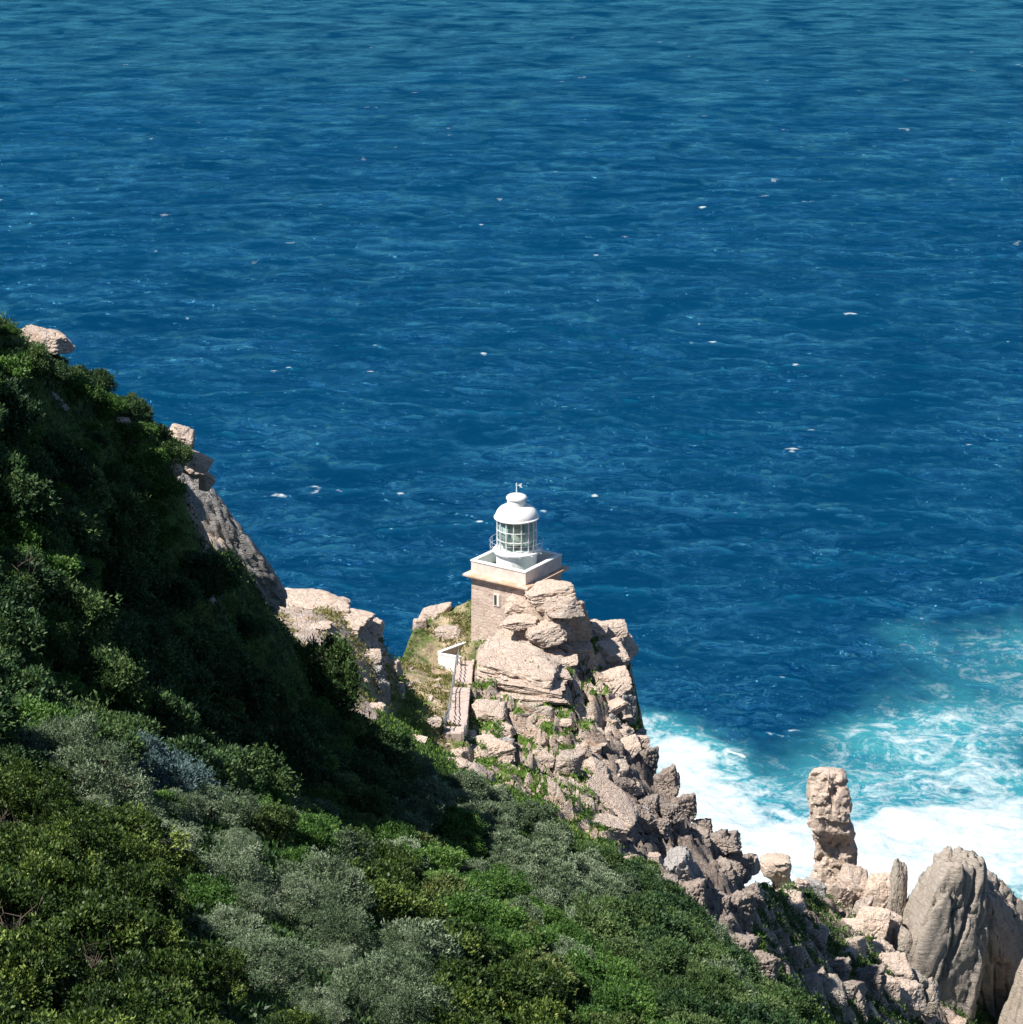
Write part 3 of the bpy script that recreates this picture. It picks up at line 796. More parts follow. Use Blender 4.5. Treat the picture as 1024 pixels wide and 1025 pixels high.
hero(503, 732, 22, 16, 'p', "small white-flecked block below the slab stack", Y=166.5, i=1)
hero(505, 747, 20, 18, 'g', "small cube-like grey block with a dark face below the slab stack", rz=5, Y=165, i=1)
hero(483, 752, 46, 24, 's', "pinkish sloping slab left of the green bank", "rock_slab", roll=-18, rz=10, Y=162, i=3)
hero(499, 762, 20, 24, 'p', "pale tilted block above the green bank", roll=20, Y=160, i=3)
hero(453, 756, 32, 18, 's', "flat reddish slab overhanging a shadow near the lower path end", "rock_slab", roll=-8, Y=159, i=0)
hero(445, 746, 22, 12, 'p', "flat whitish stone at the foot of the railing", Y=161, i=2)
hero(452, 768, 34, 18, 'p', "orange-stained boulder at the edge of the bushes below the path", Y=155, i=1)
hero(478, 780, 34, 26, 'b', "crumbled brown rock running down into the bushes", roll=25, Y=154, i=4)
hero(491, 797, 22, 15, 'p', "clean white stone at the top of the grey-green bushes", roll=20, i=0)
hero(500, 791, 12, 11, 'p', "smaller white stone beside the clean white one above the bushes", i=1)
hero(465, 738, 28, 16, 'b', "low broken rock at the bottom of the paved path", Y=163, i=6)
# --- right-hand crag
hero(600, 645, 58, 40, 'p', "massive pink block crowning the right-hand crag", roll=6, rz=-12, deep=1.1, Y=188.0, i=1)
hero(593, 628, 26, 16, 'p', "rounded pink cap stone on the crown of the right-hand crag", Y=187.5, i=2)
hero(611, 634, 26, 26, 'p', "squarish pink block at the top right corner of the right-hand crag", rz=15, Y=188.5, i=3)
hero(573, 652, 40, 26, 's', "layered pink ledge on the left shoulder of the right-hand crag", "rock_slab", roll=-14, Y=186.5, i=1)
hero(612, 658, 34, 30, 'p', "broad pink face block above the grassy ledge of the right-hand crag", rz=20, Y=185.5, i=0)
hero(619, 672, 22, 60, 'g', "tall grey sea-facing rib of the right-hand crag", rz=25, Y=188.0, i=0)
hero(571, 690, 26, 46, 'p', "pale slabby wall just right of the shaded pillar", rz=0, Y=181.5, i=2)
hero(604, 690, 46, 30, 'p', "pink bulging block under the grassy ledge of the right-hand crag", roll=-16, rz=10, Y=183, i=3)
hero(586, 700, 30, 22, 'b', "rust-stained overhang at the top of the green strip", Y=181, i=5)
hero(615, 700, 26, 40, 'g', "grey fluted block below the pink bulge, facing the sea", rz=20, Y=184, i=1)
hero(608, 712, 40, 16, 's', "long grey slab tilted up to the right on the sea edge", "rock_slab", roll=-28, rz=0, deep=0.7, Y=179, i=2)
hero(606, 724, 22, 20, 'g', "small grey boulder wedged under the long tilted slab", roll=-25, Y=178, i=2)
hero(615, 733, 32, 18, 'p', "pale flat block above the drop at the right end of the green strip", rz=8, Y=177, i=1)
hero(598, 735, 14, 12, 'p', "little pink block at the right end of the green strip", Y=177, i=0)
hero(627, 715, 18, 50, 'g', "narrow grey buttress standing over the sea under the right-hand crag", rz=20, Y=181, i=0)
hero(566, 724, 10, 9, 'p', "lone white stone lying on the green strip", i=3)
hero(583, 750, 14, 16, 'b', "small orange tooth of rock at the lower end of the green strip", i=2)
hero(637, 742, 22, 16, 'p', "pale top block where the ridge starts down to the surf", Y=177.5, i=2)
hero(642, 733, 9, 8, 'g', "tiny dark knob perched against the surf on the ridge skyline", Y=179, i=1)
hero(626, 752, 26, 22, 'p', "pinkish shoulder block along the ridge edge", roll=-20, Y=175, i=3)
hero(597, 772, 24, 18, 'p', "pale slab fragment at the head of the long plate", roll=25, Y=163, i=0)
hero(610, 775, 30, 14, 's', "grey fragment leaning on the head of the long plate", "rock_slab", roll=40, Y=164, i=3)
hero(612, 802, 64, 24, 's', "long weathered plate sloping down to the right above the cliff", "rock_slab", roll=36, rz=-20, deep=0.9, Y=152, i=0)
hero(606, 829, 34, 28, 's', "rounded layered boulder at the end of the long plate", "rock_slab", roll=14, rz=0, deep=1.0, Y=145, i=2)
hero(632, 790, 18, 16, 'p', "sunlit pink boulder poised on the shaded flank", Y=165, i=1)
hero(570, 763, 26, 28, 'b', "tall speckled boulder at the right of the green bank", roll=15, Y=158, i=3)
hero(543, 761, 20, 16, 'p', "whitish kite-shaped boulder on the green bank", Y=158, i=2)
hero(575, 788, 34, 9, 'p', "long narrow stone sloping across the green bank", roll=24, Y=152, i=3)
hero(557, 796, 12, 22, 'p', "upright whitish stone at the lower green bank", roll=-12, Y=149, i=0)
hero(571, 815, 11, 28, 'p', "fallen white stone post lying down the bank", roll=-32, Y=146, i=1)
hero(558, 823, 16, 8, 'p', "small white sliver among the grass below the post stone", roll=35, Y=144, i=2)
hero(655, 862, 14, 18, 'p', "sunlit orange boulder at the cliff lip above the dark bushes", i=1)
hero(630, 865, 22, 22, 'b', "grey lump between the long plate and the dark bushes", i=6)
# --- skyline knobs of the shaded flank
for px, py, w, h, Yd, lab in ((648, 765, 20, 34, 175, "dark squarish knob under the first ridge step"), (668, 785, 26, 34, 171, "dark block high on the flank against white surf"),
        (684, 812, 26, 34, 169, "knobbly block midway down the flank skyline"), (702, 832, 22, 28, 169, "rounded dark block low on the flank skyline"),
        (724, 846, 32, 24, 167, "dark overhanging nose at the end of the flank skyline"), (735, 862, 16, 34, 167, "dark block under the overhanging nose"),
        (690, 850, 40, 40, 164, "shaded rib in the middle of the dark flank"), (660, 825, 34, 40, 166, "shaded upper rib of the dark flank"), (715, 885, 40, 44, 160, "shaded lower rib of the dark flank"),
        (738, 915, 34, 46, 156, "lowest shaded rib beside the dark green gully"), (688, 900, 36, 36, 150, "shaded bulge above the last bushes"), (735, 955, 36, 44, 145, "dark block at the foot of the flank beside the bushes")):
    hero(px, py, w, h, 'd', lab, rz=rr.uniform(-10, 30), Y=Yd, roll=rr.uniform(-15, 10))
# --- hillside rocks
hero(43, 341, 48, 24, 'p', "big whitish boulder on the hill crest at the upper left", roll=14, rz=0, deep=0.8, Y=93.0, i=1)
hero(56, 400, 28, 12, 'g', "pale grey stone among the crest bushes below the big boulder", roll=48, Y=92.5, i=0)
hero(120, 423, 22, 11, 'p', "white stone with an orange edge on the crest slope", roll=15, i=2)
hero(182, 441, 26, 24, 'p', "pink and white block at the top of the grey cliff", roll=10, rz=10, Y=104, i=0)
hero(194, 466, 24, 26, 'p', "cracked pale block just below the top of the grey cliff", roll=30, rz=5, Y=104.5, i=3)
hero(172, 464, 18, 28, 'p', "smooth white upright rock beside the cliff-top bushes", roll=-20, Y=102, i=1)
hero(206, 482, 14, 18, 'p', "small bright block on the upper cliff edge", roll=30, Y=105, i=2)
hero(166, 488, 16, 16, 'p', "brownish block in the bushes left of the grey cliff", Y=100, i=1)
hero(186, 505, 24, 40, 'g', "grey upper corner block of the cliff with a dark hollow", roll=-25, Y=103, i=2)
hero(197, 528, 12, 40, 'p', "narrow pale strip of rock at the left rim of the grey cliff", roll=-25, Y=101.5, i=3)
hero(201, 590, 36, 10, 'g', "flat pale stone lying in the shaded bushes below the grey cliff", roll=52, Y=100, i=1)
hero(216, 583, 9, 36, 'g', "thin upright pale sliver at the shaded cliff foot", roll=-15, Y=104, i=0)
hero(237, 637, 44, 7, 'g', "long thin pale stone on the shaded slope near the dark bush", roll=58, Y=106, i=2)
hero(73, 707, 10, 12, 'p', "small lone pale stone in the deep shade of the hillside", i=0)
hero(267, 707, 10, 14, 'g', "small pale stone in the shade below the round dark bush", i=1)
hero(598, 983, 22, 12, 'g', "flat grey stone among the green plants near the bottom", roll=30, i=0)
# --- sunlit buttress
hero(310, 612, 84, 42, 's', "wide cream slab on top of the sunlit buttress behind the hill", "rock_slab", roll=3, rz=0, deep=1.0, Y=154, i=0)
hero(338, 620, 66, 22, 's', "cream ledge along the back edge of the sunlit buttress", "rock_slab", roll=1, Y=157, i=1)
hero(291, 606, 42, 26, 'p', "rounded cream corner block touching the grey cliff", Y=156, i=2)
hero(370, 632, 26, 26, 'p', "squarish cream block at the right end of the buttress", Y=155, i=0)
hero(376, 646, 16, 44, 'g', "grey vertical corner of the buttress above the notch", rz=20, Y=154, i=1)
hero(369, 660, 20, 20, 'p', "pale cube-like block on the buttress edge", rz=10, Y=150, i=3)
hero(374, 678, 18, 28, 'g', "blue-grey block below the cube-like one on the buttress edge", rz=10, Y=149, i=2)
hero(383, 700, 14, 44, 'g', "dark wall of rock dropping into the notch", rz=25, Y=148, i=0)
hero(378, 712, 18, 18, 'p', "pale stone at the lower edge of the buttress near the shade line", Y=144, i=1)
hero(336, 684, 14, 26, 'p', "pale upright stone behind the round dark bush", Y=145, i=2)
hero(318, 628, 20, 8, 'p', "small flat stone on the ochre top of the buttress", i=3)
# --- far bank of the notch and the lighthouse slope
hero(394, 672, 14, 26, 'p', "pink pillar stone at the notch below the lighthouse slope", Y=177, i=1)
hero(398, 690, 16, 18, 'b', "brown block at the notch under the pink pillar stone", Y=174, i=2)
hero(407, 686, 9, 9, 'p', "small pink stone right of the pillar stone", i=0)
hero(436, 616, 30, 26, 'b', "rounded pinkish rock on the slope's skyline left of the tower", Y=200, i=3)
hero(449, 632, 24, 14, 'b', "reddish patch of rock in the grass left of the tower", i=4)
hero(432, 722, 18, 12, 'p', "pink stone in the dry grass left of the railing", i=2)
hero(418, 742, 16, 12, 'p', "pink stone low on the dry slope near the shade line", i=3)
hero(421, 630, 14, 24, 'p', "pale rib on the left skyline of the lighthouse slope", Y=196, i=1)

# grey cliff at the end of the hill: one rough bulging wall
v, f = rock_shape(777, sub=6, cuts=12, p=14, rough=0.05, strata=0.02, freq=2.2, axes=0.3, lay=7)
for fq, am in ((np.array([3.2, 3.2, 1.3]), 0.085), (np.array([7, 7, 3.0]), 0.045), (np.array([14, 14, 7.0]), 0.02)):
    F1, F2, C = worley(v * fq + fbm(v * 4, 3)[:, None] * 0.5 + 3)
    v = v + ICO[6][0] * ((C - 0.5) * am - sstep(0.12, 0.0, F2 - F1) * am * 0.7)[:, None]
v = v + ICO[6][0] * (fbm(v * 12, 3) * 0.02)[:, None]
o = mesh_np("grey_cliff", v, f, M_GREY, smooth=True)
c = at(211, 545, 112.0); m = mpp(c)
o.location = c; o.scale = (37 * m, 40 * m, 122 * m); o.rotation_euler = (R(-8), R(-27), R(24))
tag(o, "tall grey lichened cliff in shade at the end of the bushy hillside", "cliff")

# --- sea pinnacles
def column_rock(name, stations, mat, label, Yd, depth=0.85, seed=1, rough=0.5, cat="rock", lean=0.0):
    """stations: (pixel y, left x, right x) from top to bottom, turned into metres at distance Yd"""
    st = np.array(stations, float)
    mid = at(st[-1, 1:].mean(), st[-1, 0], Yd); m = mpp(mid)
    zs = np.array([at(512, s[0], Yd)[2] for s in st]); xs = np.array([at(s[1:].mean(), s[0], Yd)[0] for s in st]); hw = (st[:, 2] - st[:, 1]) / 2 * m
    n, seg = 120, 96
    zz = np.linspace(zs[0], zs[-1] - 4.0, n)
    cx = np.interp(-zz, -zs, xs); w = np.interp(-zz, -zs, hw)
    tt = np.clip((zs[0] - zz) / (0.045 * (zs[0] - zs[-1])), 0, 1); w = w * np.sqrt(np.clip(1 - (1 - tt) ** 2, 0.0, 1)) ** 0.7
    th = np.arange(seg) / seg * 2 * math.pi
    ca, sa = np.cos(th), np.sin(th)
    sup = (np.abs(ca) ** 3.2 + np.abs(sa) ** 3.2) ** (-1 / 3.2)
    yo = -lean * sstep(0.58, 0.38, (zs[0] - zz) / (zs[0] - zs[-1]))
    P = np.stack([cx[:, None] + w[:, None] * sup * ca, Yd + yo[:, None] + depth * w[:, None] * sup * sa, np.repeat(zz[:, None], seg, 1)], -1)
    o_ = np.random.default_rng(seed).uniform(0, 90, 3)
    F1, F2, C = worley(P * np.array([0.5, 0.5, 0.4]) + fbm(P * 0.4 + 3, 2)[..., None] * 0.4 + o_)
    g1, g2, K = worley(P * np.array([1.0, 1.0, 0.8]) + fbm(P * 0.8, 2)[..., None] * 0.4 + o_ + 5)
    dsp = fbm(P * 0.3 + o_, 4, gain=0.55) * 0.9 + (C - 0.5) * 0.9 + (K - 0.5) * 0.5 - sstep(0.08, 0, g2 - g1) * 0.22 + fbm(P * 2.2, 3, ridged=True) * 0.18
    nrm = np.stack([np.broadcast_to(ca, dsp.shape), np.broadcast_to(sa, dsp.shape), np.zeros_like(dsp)], -1)
    P = P + nrm * (dsp * rough * np.clip(w / 1.5, 0.0, 1)[:, None])[..., None]
    org = np.array([cx[-1], Yd, zz[-1]])
    vv = (P - org).reshape(-1, 3)
    id_ = np.arange(n * seg).reshape(n, seg)
    q = np.stack([id_[:-1], np.roll(id_[:-1], -1, 1), np.roll(id_[1:], -1, 1), id_[1:]], -1).reshape(-1, 4)[:, ::-1]
    o = mesh_np(name, vv, np.ascontiguousarray(q), mat, smooth=True)
    o.data.set_sharp_from_angle(angle=R(40))
    o.location = org
    return tag(o, label, cat)
column_rock("rock_pinnacle", [(764, 816, 843), (776, 812, 845), (803, 807, 847), (822, 811, 849), (834, 818, 850), (845, 819, 853), (862, 817, 856), (885, 811, 860), (905, 800, 870)], M_PALE,
            "tall pale rock pinnacle with an overhanging head standing against the surf", 243.0, seed=4, rough=0.75, lean=1.6)
column_rock("mushroom_rock", [(854, 764, 789), (862, 761, 791), (870, 763, 790), (876, 771, 789), (885, 774, 793), (900, 772, 800), (915, 766, 806)], M_PALE,
            "small mushroom-shaped pink rock left of the tall pinnacle", 232.0, seed=8, rough=0.35, lean=0.8)
def sea_dome(name, px, py, w, h, Yd, roll, seed, label, deep=0.9, rz=0, crack=0.06):
    rg = np.random.default_rng(seed); o_ = rg.uniform(0, 60, 3)
    v, f = rock_shape(seed, sub=6, cuts=12, p=11, rough=0.025, strata=0.0, axes=0.4)
    d = ICO[6][0]
    F1, F2, C = worley(v * np.array([1.6, 1.6, 0.55]) + fbm(v * 1.5 + o_, 3)[:, None] * 0.3 + o_)
    v = v + d * ((C - 0.5) * 0.13 - sstep(0.075, 0.0, F2 - F1) * crack * 2.4)[:, None]
    G1, G2, K = worley(v * 3.1 + fbm(v * 2.5 + o_, 2)[:, None] * 0.3 + o_ + 9); v = v + d * ((K - 0.5) * 0.035 - sstep(0.05, 0, G2 - G1) * 0.02)[:, None]
    v = v + d * (fbm(v * 5 + o_, 4) * 0.03)[:, None]
    o = mesh_np(name, v, f, M_SEAROCK, smooth=True)
    c = at(px, py, Yd); m = mpp(c)
    o.location = c; o.scale = (w / 2 * m, w / 2 * m * deep, h / 2 * m); o.rotation_euler = (0, R(roll), R(rz))
    return tag(o, label, "rock")
sea_dome("sea_rock", 938, 948, 96, 236, 233, 10, 31, "huge smooth tan sea rock with deep cracks at the lower right")
sea_dome("sea_rock", 988, 958, 88, 240, 238, -14, 32, "cracked rounded rock joined to the right of the huge tan sea rock", rz=20)
sea_dome("sea_rock", 1032, 1020, 60, 190, 230, 4, 33, "smooth brown rock cut by the right edge of the photo")
sea_dome("sea_rock", 898, 900, 20, 64, 236, 0, 34, "small upright grey rock just left of the huge tan sea rock")
for px, py, w, h, Yd, kd, lab in ((880, 902, 28, 52, 236, 'p', "knobbly pink rock between the pinnacle and the small grey rock"), (856, 893, 30, 42, 238, 'p', "pale block at the pinnacle's right foot"),
        (838, 900, 26, 34, 236, 'p', "pointed pale block before the pinnacle's foot"), (815, 895, 20, 30, 236, 'g', "grey block left of the pinnacle's foot"), (800, 892, 18, 24, 234, 'p', "pale block between mushroom rock and pinnacle"),
        (790, 905, 30, 22, 228, 'p', "white rounded boulder under the mushroom rock"), (742, 872, 22, 34, 186, 'd', "dark fluted stump at the top of the green gully"), (752, 866, 14, 22, 188, 'p', "pinkish tip of the stump at the green gully"),
        (872, 930, 28, 40, 229, 'p', "pinkish column below the knobbly rock"), (878, 958, 26, 36, 224, 'p', "orange-streaked block on the lower rock chain"), (897, 975, 34, 34, 219, 'p', "white angular block in the lower rock chain"),
        (905, 1000, 34, 36, 214, 'p', "pale block near the bottom of the rock chain"),  (848, 955, 18, 14, 222, 'p', "single pale boulder on the grassy spur"),
        (822, 932, 14, 10, 215, 'p', "small pale boulder on the grassy spur's edge"), (845, 965, 12, 10, 219, 'p', "little pale stone below the single boulder on the spur"), 
        (835, 1000, 44, 40, 190, 'd', "grey rounded boulder at the foot of the green gully"), (800, 1005, 50, 50, 165, 'd', "purple-grey rounded boulder at the bottom beside the last bush"), (870, 985, 30, 40, 205, 'd', "shaded grey rib on the spur"),
        (765, 968, 30, 34, 150, 'd', "dark angular block above the purple-grey slab"), (790, 962, 26, 30, 176, 'd', "dark ledge half way down the green gully"), (812, 985, 34, 30, 178, 'd', "broad dark ledge low in the green gully"),
        (838, 972, 26, 28, 196, 'd', "dark wedge on the spur right of the green gully"), (780, 1012, 36, 34, 150, 'd', "dark lump at the bottom below the purple-grey slab"), (850, 1012, 34, 34, 190, 'd', "dark ridge block at the bottom of the spur"),
        (815, 940, 22, 20, 200, 'd', "low dark outcrop on the upper spur"), (855, 950, 24, 30, 221, 'b', "brownish block on the crest of the spur"),
        (866, 965, 30, 34, 222, 'p', "tall pale block on the sunny side of the lower rock chain"), (885, 990, 26, 26, 217, 'p', "tan wedge between the white angular block and the shaded rib"), (915, 985, 24, 30, 220, 'r', "tan lump at the foot of the huge sea rock"),
        (930, 1000, 24, 40, 220, 'r', "narrow tan rib under the huge sea rock"), (852, 930, 22, 18, 228, 'p', "flat white rock on the grassy spur below the pinnacle"),
        (888, 935, 26, 44, 231, 'p', "cream upright block below the small grey rock"), (905, 948, 22, 40, 229, 'r', "tan upright block touching the huge sea rock's left side"),
        (760, 985, 30, 46, 152, 'd', "purple-grey slab on the flank above the last bush"), (775, 950, 26, 40, 168, 'd', "dark rib at the edge of the green gully"), (752, 900, 24, 30, 176, 'd', "dark knob at the head of the green gully"),
        (862, 915, 18, 34, 232, 'b', "thin upright block right of the pinnacle's foot")):
    hero(px, py, w, h, kd, lab, rz=rr.uniform(-20, 20), Y=Yd, roll=rr.uniform(-10, 10), name="boulder")

# loose rocks scattered over the crag, flank and spur
placed = []
def scatter_rocks(n, region_px, smin, smax, kinds, label, group, seed, need=0.35, flat=0.7, kind='loose_rock'):
    rg = random.Random(seed); poly = np.array(region_px)
    x0, y0 = poly.min(0); x1, y1 = poly.max(0); c = 0; tries = 0
    while c < n and tries < n * 40:
        tries += 1
        x, y = rg.uniform(x0, x1), rg.uniform(y0, y1)
        if poly_sd(poly, np.array([x]), np.array([y]))[0] > 0: continue
        if grid_at(rock_attr, x, y) < need and rg.random() > 0.25: continue
        s = smin * (smax / smin) ** (rg.random() ** 1.6)
        if any((x - a) ** 2 + (y - b) ** 2 < (0.62 * (s + t)) ** 2 for a, b, t in placed): continue
        if math.hypot(x - LH[0], y - LH[1]) < 4.6 or path_clear(x, y): continue
        placed.append((x, y, s)); c += 1
        lst = rg.choice(kinds)
        put_rock(rg.choice(lst), (x, y, float(ground_z(x, y)) + 0.12 * s), (s * rg.uniform(0.7, 1.1), s * rg.uniform(0.6, 1.0), s * flat * rg.uniform(0.55, 1.1)),
                 (rg.uniform(-0.35, 0.35), rg.uniform(-0.35, 0.35), rg.uniform(0, 6.28)), kind, label, group)
PATH = [q + np.array([0, 0, 0]) for q in path_px((466, 664), (464, 676), (462, 690), (460, 705), (458, 720), (455, 733), (453, 740))]
def path_clear(x, y):
    return any((x - p[0]) ** 2 + (y - p[1]) ** 2 < 5.0 for p in PATH)
scatter_rocks(48, region((480,650,190),(500,770,152),(600,830,145),(640,760,178),(630,660,190),(560,610,192)), 0.35, 1.25, [BLOCKS, PALES, PALES], "jointed pinkish sandstone boulder lying loose on the sunlit crag", "loose boulders on the sunlit crag", 1)
scatter_rocks(36, region((600,830,145),(640,760,178),(740,868,170),(760,940,160),(745,1000,140),(690,925,120),(640,880,128)), 0.6, 2.0, [DARKS, DARKS, DARKS, GREYS], "grey-brown boulder jutting from the shaded flank above the gully", "boulders jutting from the shaded flank", 2, kind="jutting_rock", need=0.0, flat=0.95)
scatter_rocks(34, region((760,890,200),(800,896,236),(950,890,252),(980,1040,215),(850,1050,180)), 0.4, 1.6, [PALES, BLOCKS, ROUNDS], "tan boulder in the jumble below the sea pinnacles", "boulders below the sea pinnacles", 3, need=0.0)
scatter_rocks(26, region((400,680,176),(400,740,157),(445,770,146),(462,690,176),(440,612,200)), 0.18, 0.6, [PALES, BLOCKS], "small pink stone in the dry grass left of the lighthouse path", "stones in the grass by the path", 4, kind="stone", need=0.0)
scatter_rocks(9, [(-21,130),(-9,130),(-9,156),(-21,156)], 0.25, 0.9, [PALES, SLABS], "cream boulder on the ochre top of the sunlit buttress", "boulders on the sunlit buttress", 5, need=0.0)

# ================================================================ PATH, RAILING, LOW WALL
k = NT("pink_stone_paving")
n1 = k.noise(k.pos(), 1.4, 5, 0.6); n2 = k.noise(k.pos(), 6.0, 4, 0.65)
M_PATH = k.set(Base_Color=k.mix(k.ramp(n2, [(0.35, 0.0), (0.7, 0.5)]), k.ramp(n1, [(0.3, (0.37, 0.29, 0.255)), (0.6, (0.48, 0.385, 0.34))]), (0.40, 0.33, 0.29)), Roughness=0.9, Normal=k.bump(n2, 0.4, 0.04))
pv, pf = [], []
pw = 0.72
NP = 34
pts = []
for t in np.linspace(0, len(PATH) - 1.001, NP):
    i = int(t); u = t - i; pts.append(PATH[i] * (1 - u) + PATH[i + 1] * u)
pts = np.array(pts)
pz = np.array([max(float(ground_z(q[0] + dx, q[1])) for dx in (-0.9, -0.45, 0, 0.45, 0.9)) for q in pts]) + 0.1
pz = np.maximum(pz, np.maximum(np.append(pz[1:], pz[-1]), np.insert(pz[:-1], 0, pz[0])) - 0.15)
for _ in range(6): pz[1:-1] = (pz[:-2] + pz[1:-1] + pz[2:]) / 3
pathb = MB(); sr = random.Random(4)
for i in range(NP - 1):
    a_, b_ = pts[i], pts[i + 1]; ln = float(np.hypot(*(b_[:2] - a_[:2]))); an = math.atan2(b_[1] - a_[1], b_[0] - a_[0])
    mx_ = (a_ + b_) / 2; z = pz[i] + 0.02 * sr.uniform(-1, 1)
    pathb.box((mx_[0], mx_[1], z - 1.0), (ln + 0.05, 2 * pw * sr.uniform(0.96, 1.04), 2.0), an)
    pathb.box((mx_[0] + pw * 1.05 - 0.03, mx_[1], z - 0.9), (ln + 0.02, 0.26, 2.0 + 0.3 * sr.random()), an + sr.uniform(-0.05, 0.05))
path = pathb.build("path", M_PATH); bevel(path, 0.03)
tag(path, "pink paved path climbing to the lighthouse", kind="structure")
rail = empty("railing", (pts[0][0] - pw + 0.1, pts[0][1], pz[0])); ro = np.array(rail.location)
tag(rail, "grey metal handrail with posts along the left edge of the lighthouse path", "railing")
line = [(pts[i][0] - pw + 0.1, pts[i][1], pz[i]) for i in range(NP)]
for i in range(0, NP, 4):
    q = np.array(line[i]) - ro
    MB().tube([q - np.array([0, 0, 0.3]), q + np.array([0, 0, 1.1])], 0.055, 6).build("post", M_METAL, rail)
for hgt_ in (0.55, 1.08):
    MB().tube([np.array(q) - ro + np.array([0, 0, hgt_]) for q in line], 0.045, 6).build("rail", M_METAL, rail)
lw = empty("low_wall", at(450, 664, 187.5)); o3 = np.array(lw.location)
tag(lw, "low white wall turning the corner at the foot of the tower by the path", "wall")
def wall_seg(p0, p1, hgt_, mat, name, cap):
    p0, p1 = np.array(p0), np.array(p1); d = p1 - p0; L = np.linalg.norm(d[:2]); a = math.atan2(d[1], d[0]); mid = (p0 + p1) / 2 - o3
    o = MB().box((mid[0], mid[1], mid[2] + hgt_ / 2 - 0.7), (L, 0.3, hgt_ + 1.4), a).build(name, mat, lw)
    bevel(MB().box((mid[0], mid[1], mid[2] + hgt_ + 0.05), (L + 0.06, 0.36, 0.1), a).build("coping", M_WHITE, o), 0.02)
wa, wb = hit(439.5, 667), hit(461, 673)
wa[2] -= 0.1; wc_ = wa + np.array([2.9, 3.4, 0])
wb[2] = wa[2]
wall_seg(wa, wb, 1.3, M_WHITE, "front_wall", True)
wall_seg(wa + np.array([-0.02, 0.34, 0.0]), wc_, 1.3, M_STONE, "side_wall", True)

# ================================================================ PLANTS
def leaf_material(name, c_dark, c_mid, c_light, rough=0.45, spec=0.35, trans=0.22, tip=None):
    k = NT(name)
    lv = k.attr("leaf"); ob = k.n('ShaderNodeObjectInfo').outputs['Random']
    v = k.math('ADD', k.math('MULTIPLY', lv, 0.75), k.math('MULTIPLY', ob, 0.25))
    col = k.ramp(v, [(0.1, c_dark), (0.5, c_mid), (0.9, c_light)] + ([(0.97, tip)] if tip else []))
    k.set(Base_Color=col, Roughness=rough, Specular_IOR_Level=spec)
    tb = k.n('ShaderNodeBsdfTranslucent'); k.l(col, tb.inputs['Color'])
    mx = k.n('ShaderNodeMixShader', i_0=trans); k.l(k.b.outputs[0], mx.inputs[1]); k.l(tb.outputs[0], mx.inputs[2]); k.l(mx.outputs[0], k.out.inputs[0])
    return k.m
M_LEAF = {
 'silver': leaf_material("silvery_leaves", (0.035, 0.065, 0.030), (0.15, 0.21, 0.12), (0.40, 0.46, 0.32), 0.65, 0.15, 0.15),
 'olive': leaf_material("glossy_olive_leaves", (0.012, 0.028, 0.007), (0.048, 0.092, 0.018), (0.25, 0.33, 0.075), 0.5, 0.3, 0.22, (0.28, 0.20, 0.07)),
 'green': leaf_material("fresh_green_leaves", (0.026, 0.07, 0.014), (0.080, 0.17, 0.036), (0.21, 0.34, 0.085), 0.5, 0.25, 0.3),
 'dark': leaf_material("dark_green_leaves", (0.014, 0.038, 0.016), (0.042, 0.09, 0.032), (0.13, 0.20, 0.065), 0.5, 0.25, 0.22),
 'moss': leaf_material("mossy_green_leaves", (0.026, 0.06, 0.018), (0.08, 0.14, 0.045), (0.25, 0.33, 0.13), 0.55, 0.2, 0.25),
 'rust': leaf_material("rusty_tinged_leaves", (0.035, 0.07, 0.02), (0.11, 0.16, 0.05), (0.26, 0.26, 0.10), 0.5, 0.2, 0.22, (0.55, 0.20, 0.07)),
 'blue': leaf_material("blue_grey_leaves", (0.04, 0.08, 0.082), (0.10, 0.16, 0.16), (0.2, 0.28, 0.27), 0.6, 0.15, 0.15),
}
k = NT("grey_brown_twigs"); n = k.noise(k.obj(), 8.0, 3)
M_TWIG = k.set(Base_Color=k.ramp(n, [(0.3, (0.07, 0.05, 0.038)), (0.7, (0.16, 0.12, 0.095))]), Roughness=0.9)

def leaves_mesh(pos, axis, length, width, rg, cup=0.25):
    """one folded four-cornered leaf per row: pos base, axis direction"""
    n = len(pos)
    axis = axis / np.maximum(np.linalg.norm(axis, axis=1)[:, None], 1e-6)
    ref = rg.normal(size=(n, 3)); side = np.cross(axis, ref); side /= np.maximum(np.linalg.norm(side, axis=1)[:, None], 1e-6)
    nn = np.cross(side, axis)
    L = (length * rg.uniform(0.7, 1.25, n))[:, None]; Wd = (width * rg.uniform(0.75, 1.2, n))[:, None]
    p0 = pos; p2 = pos + axis * L - nn * L * cup * 0.4
    mid = pos + axis * L * 0.5 + nn * L * cup * 0.3
    v = np.stack([p0, mid + side * Wd * 0.5, p2, mid - side * Wd * 0.5], 1).reshape(-1, 3)
    f = np.arange(n * 4, dtype=np.int32).reshape(n, 4)
    return v, f

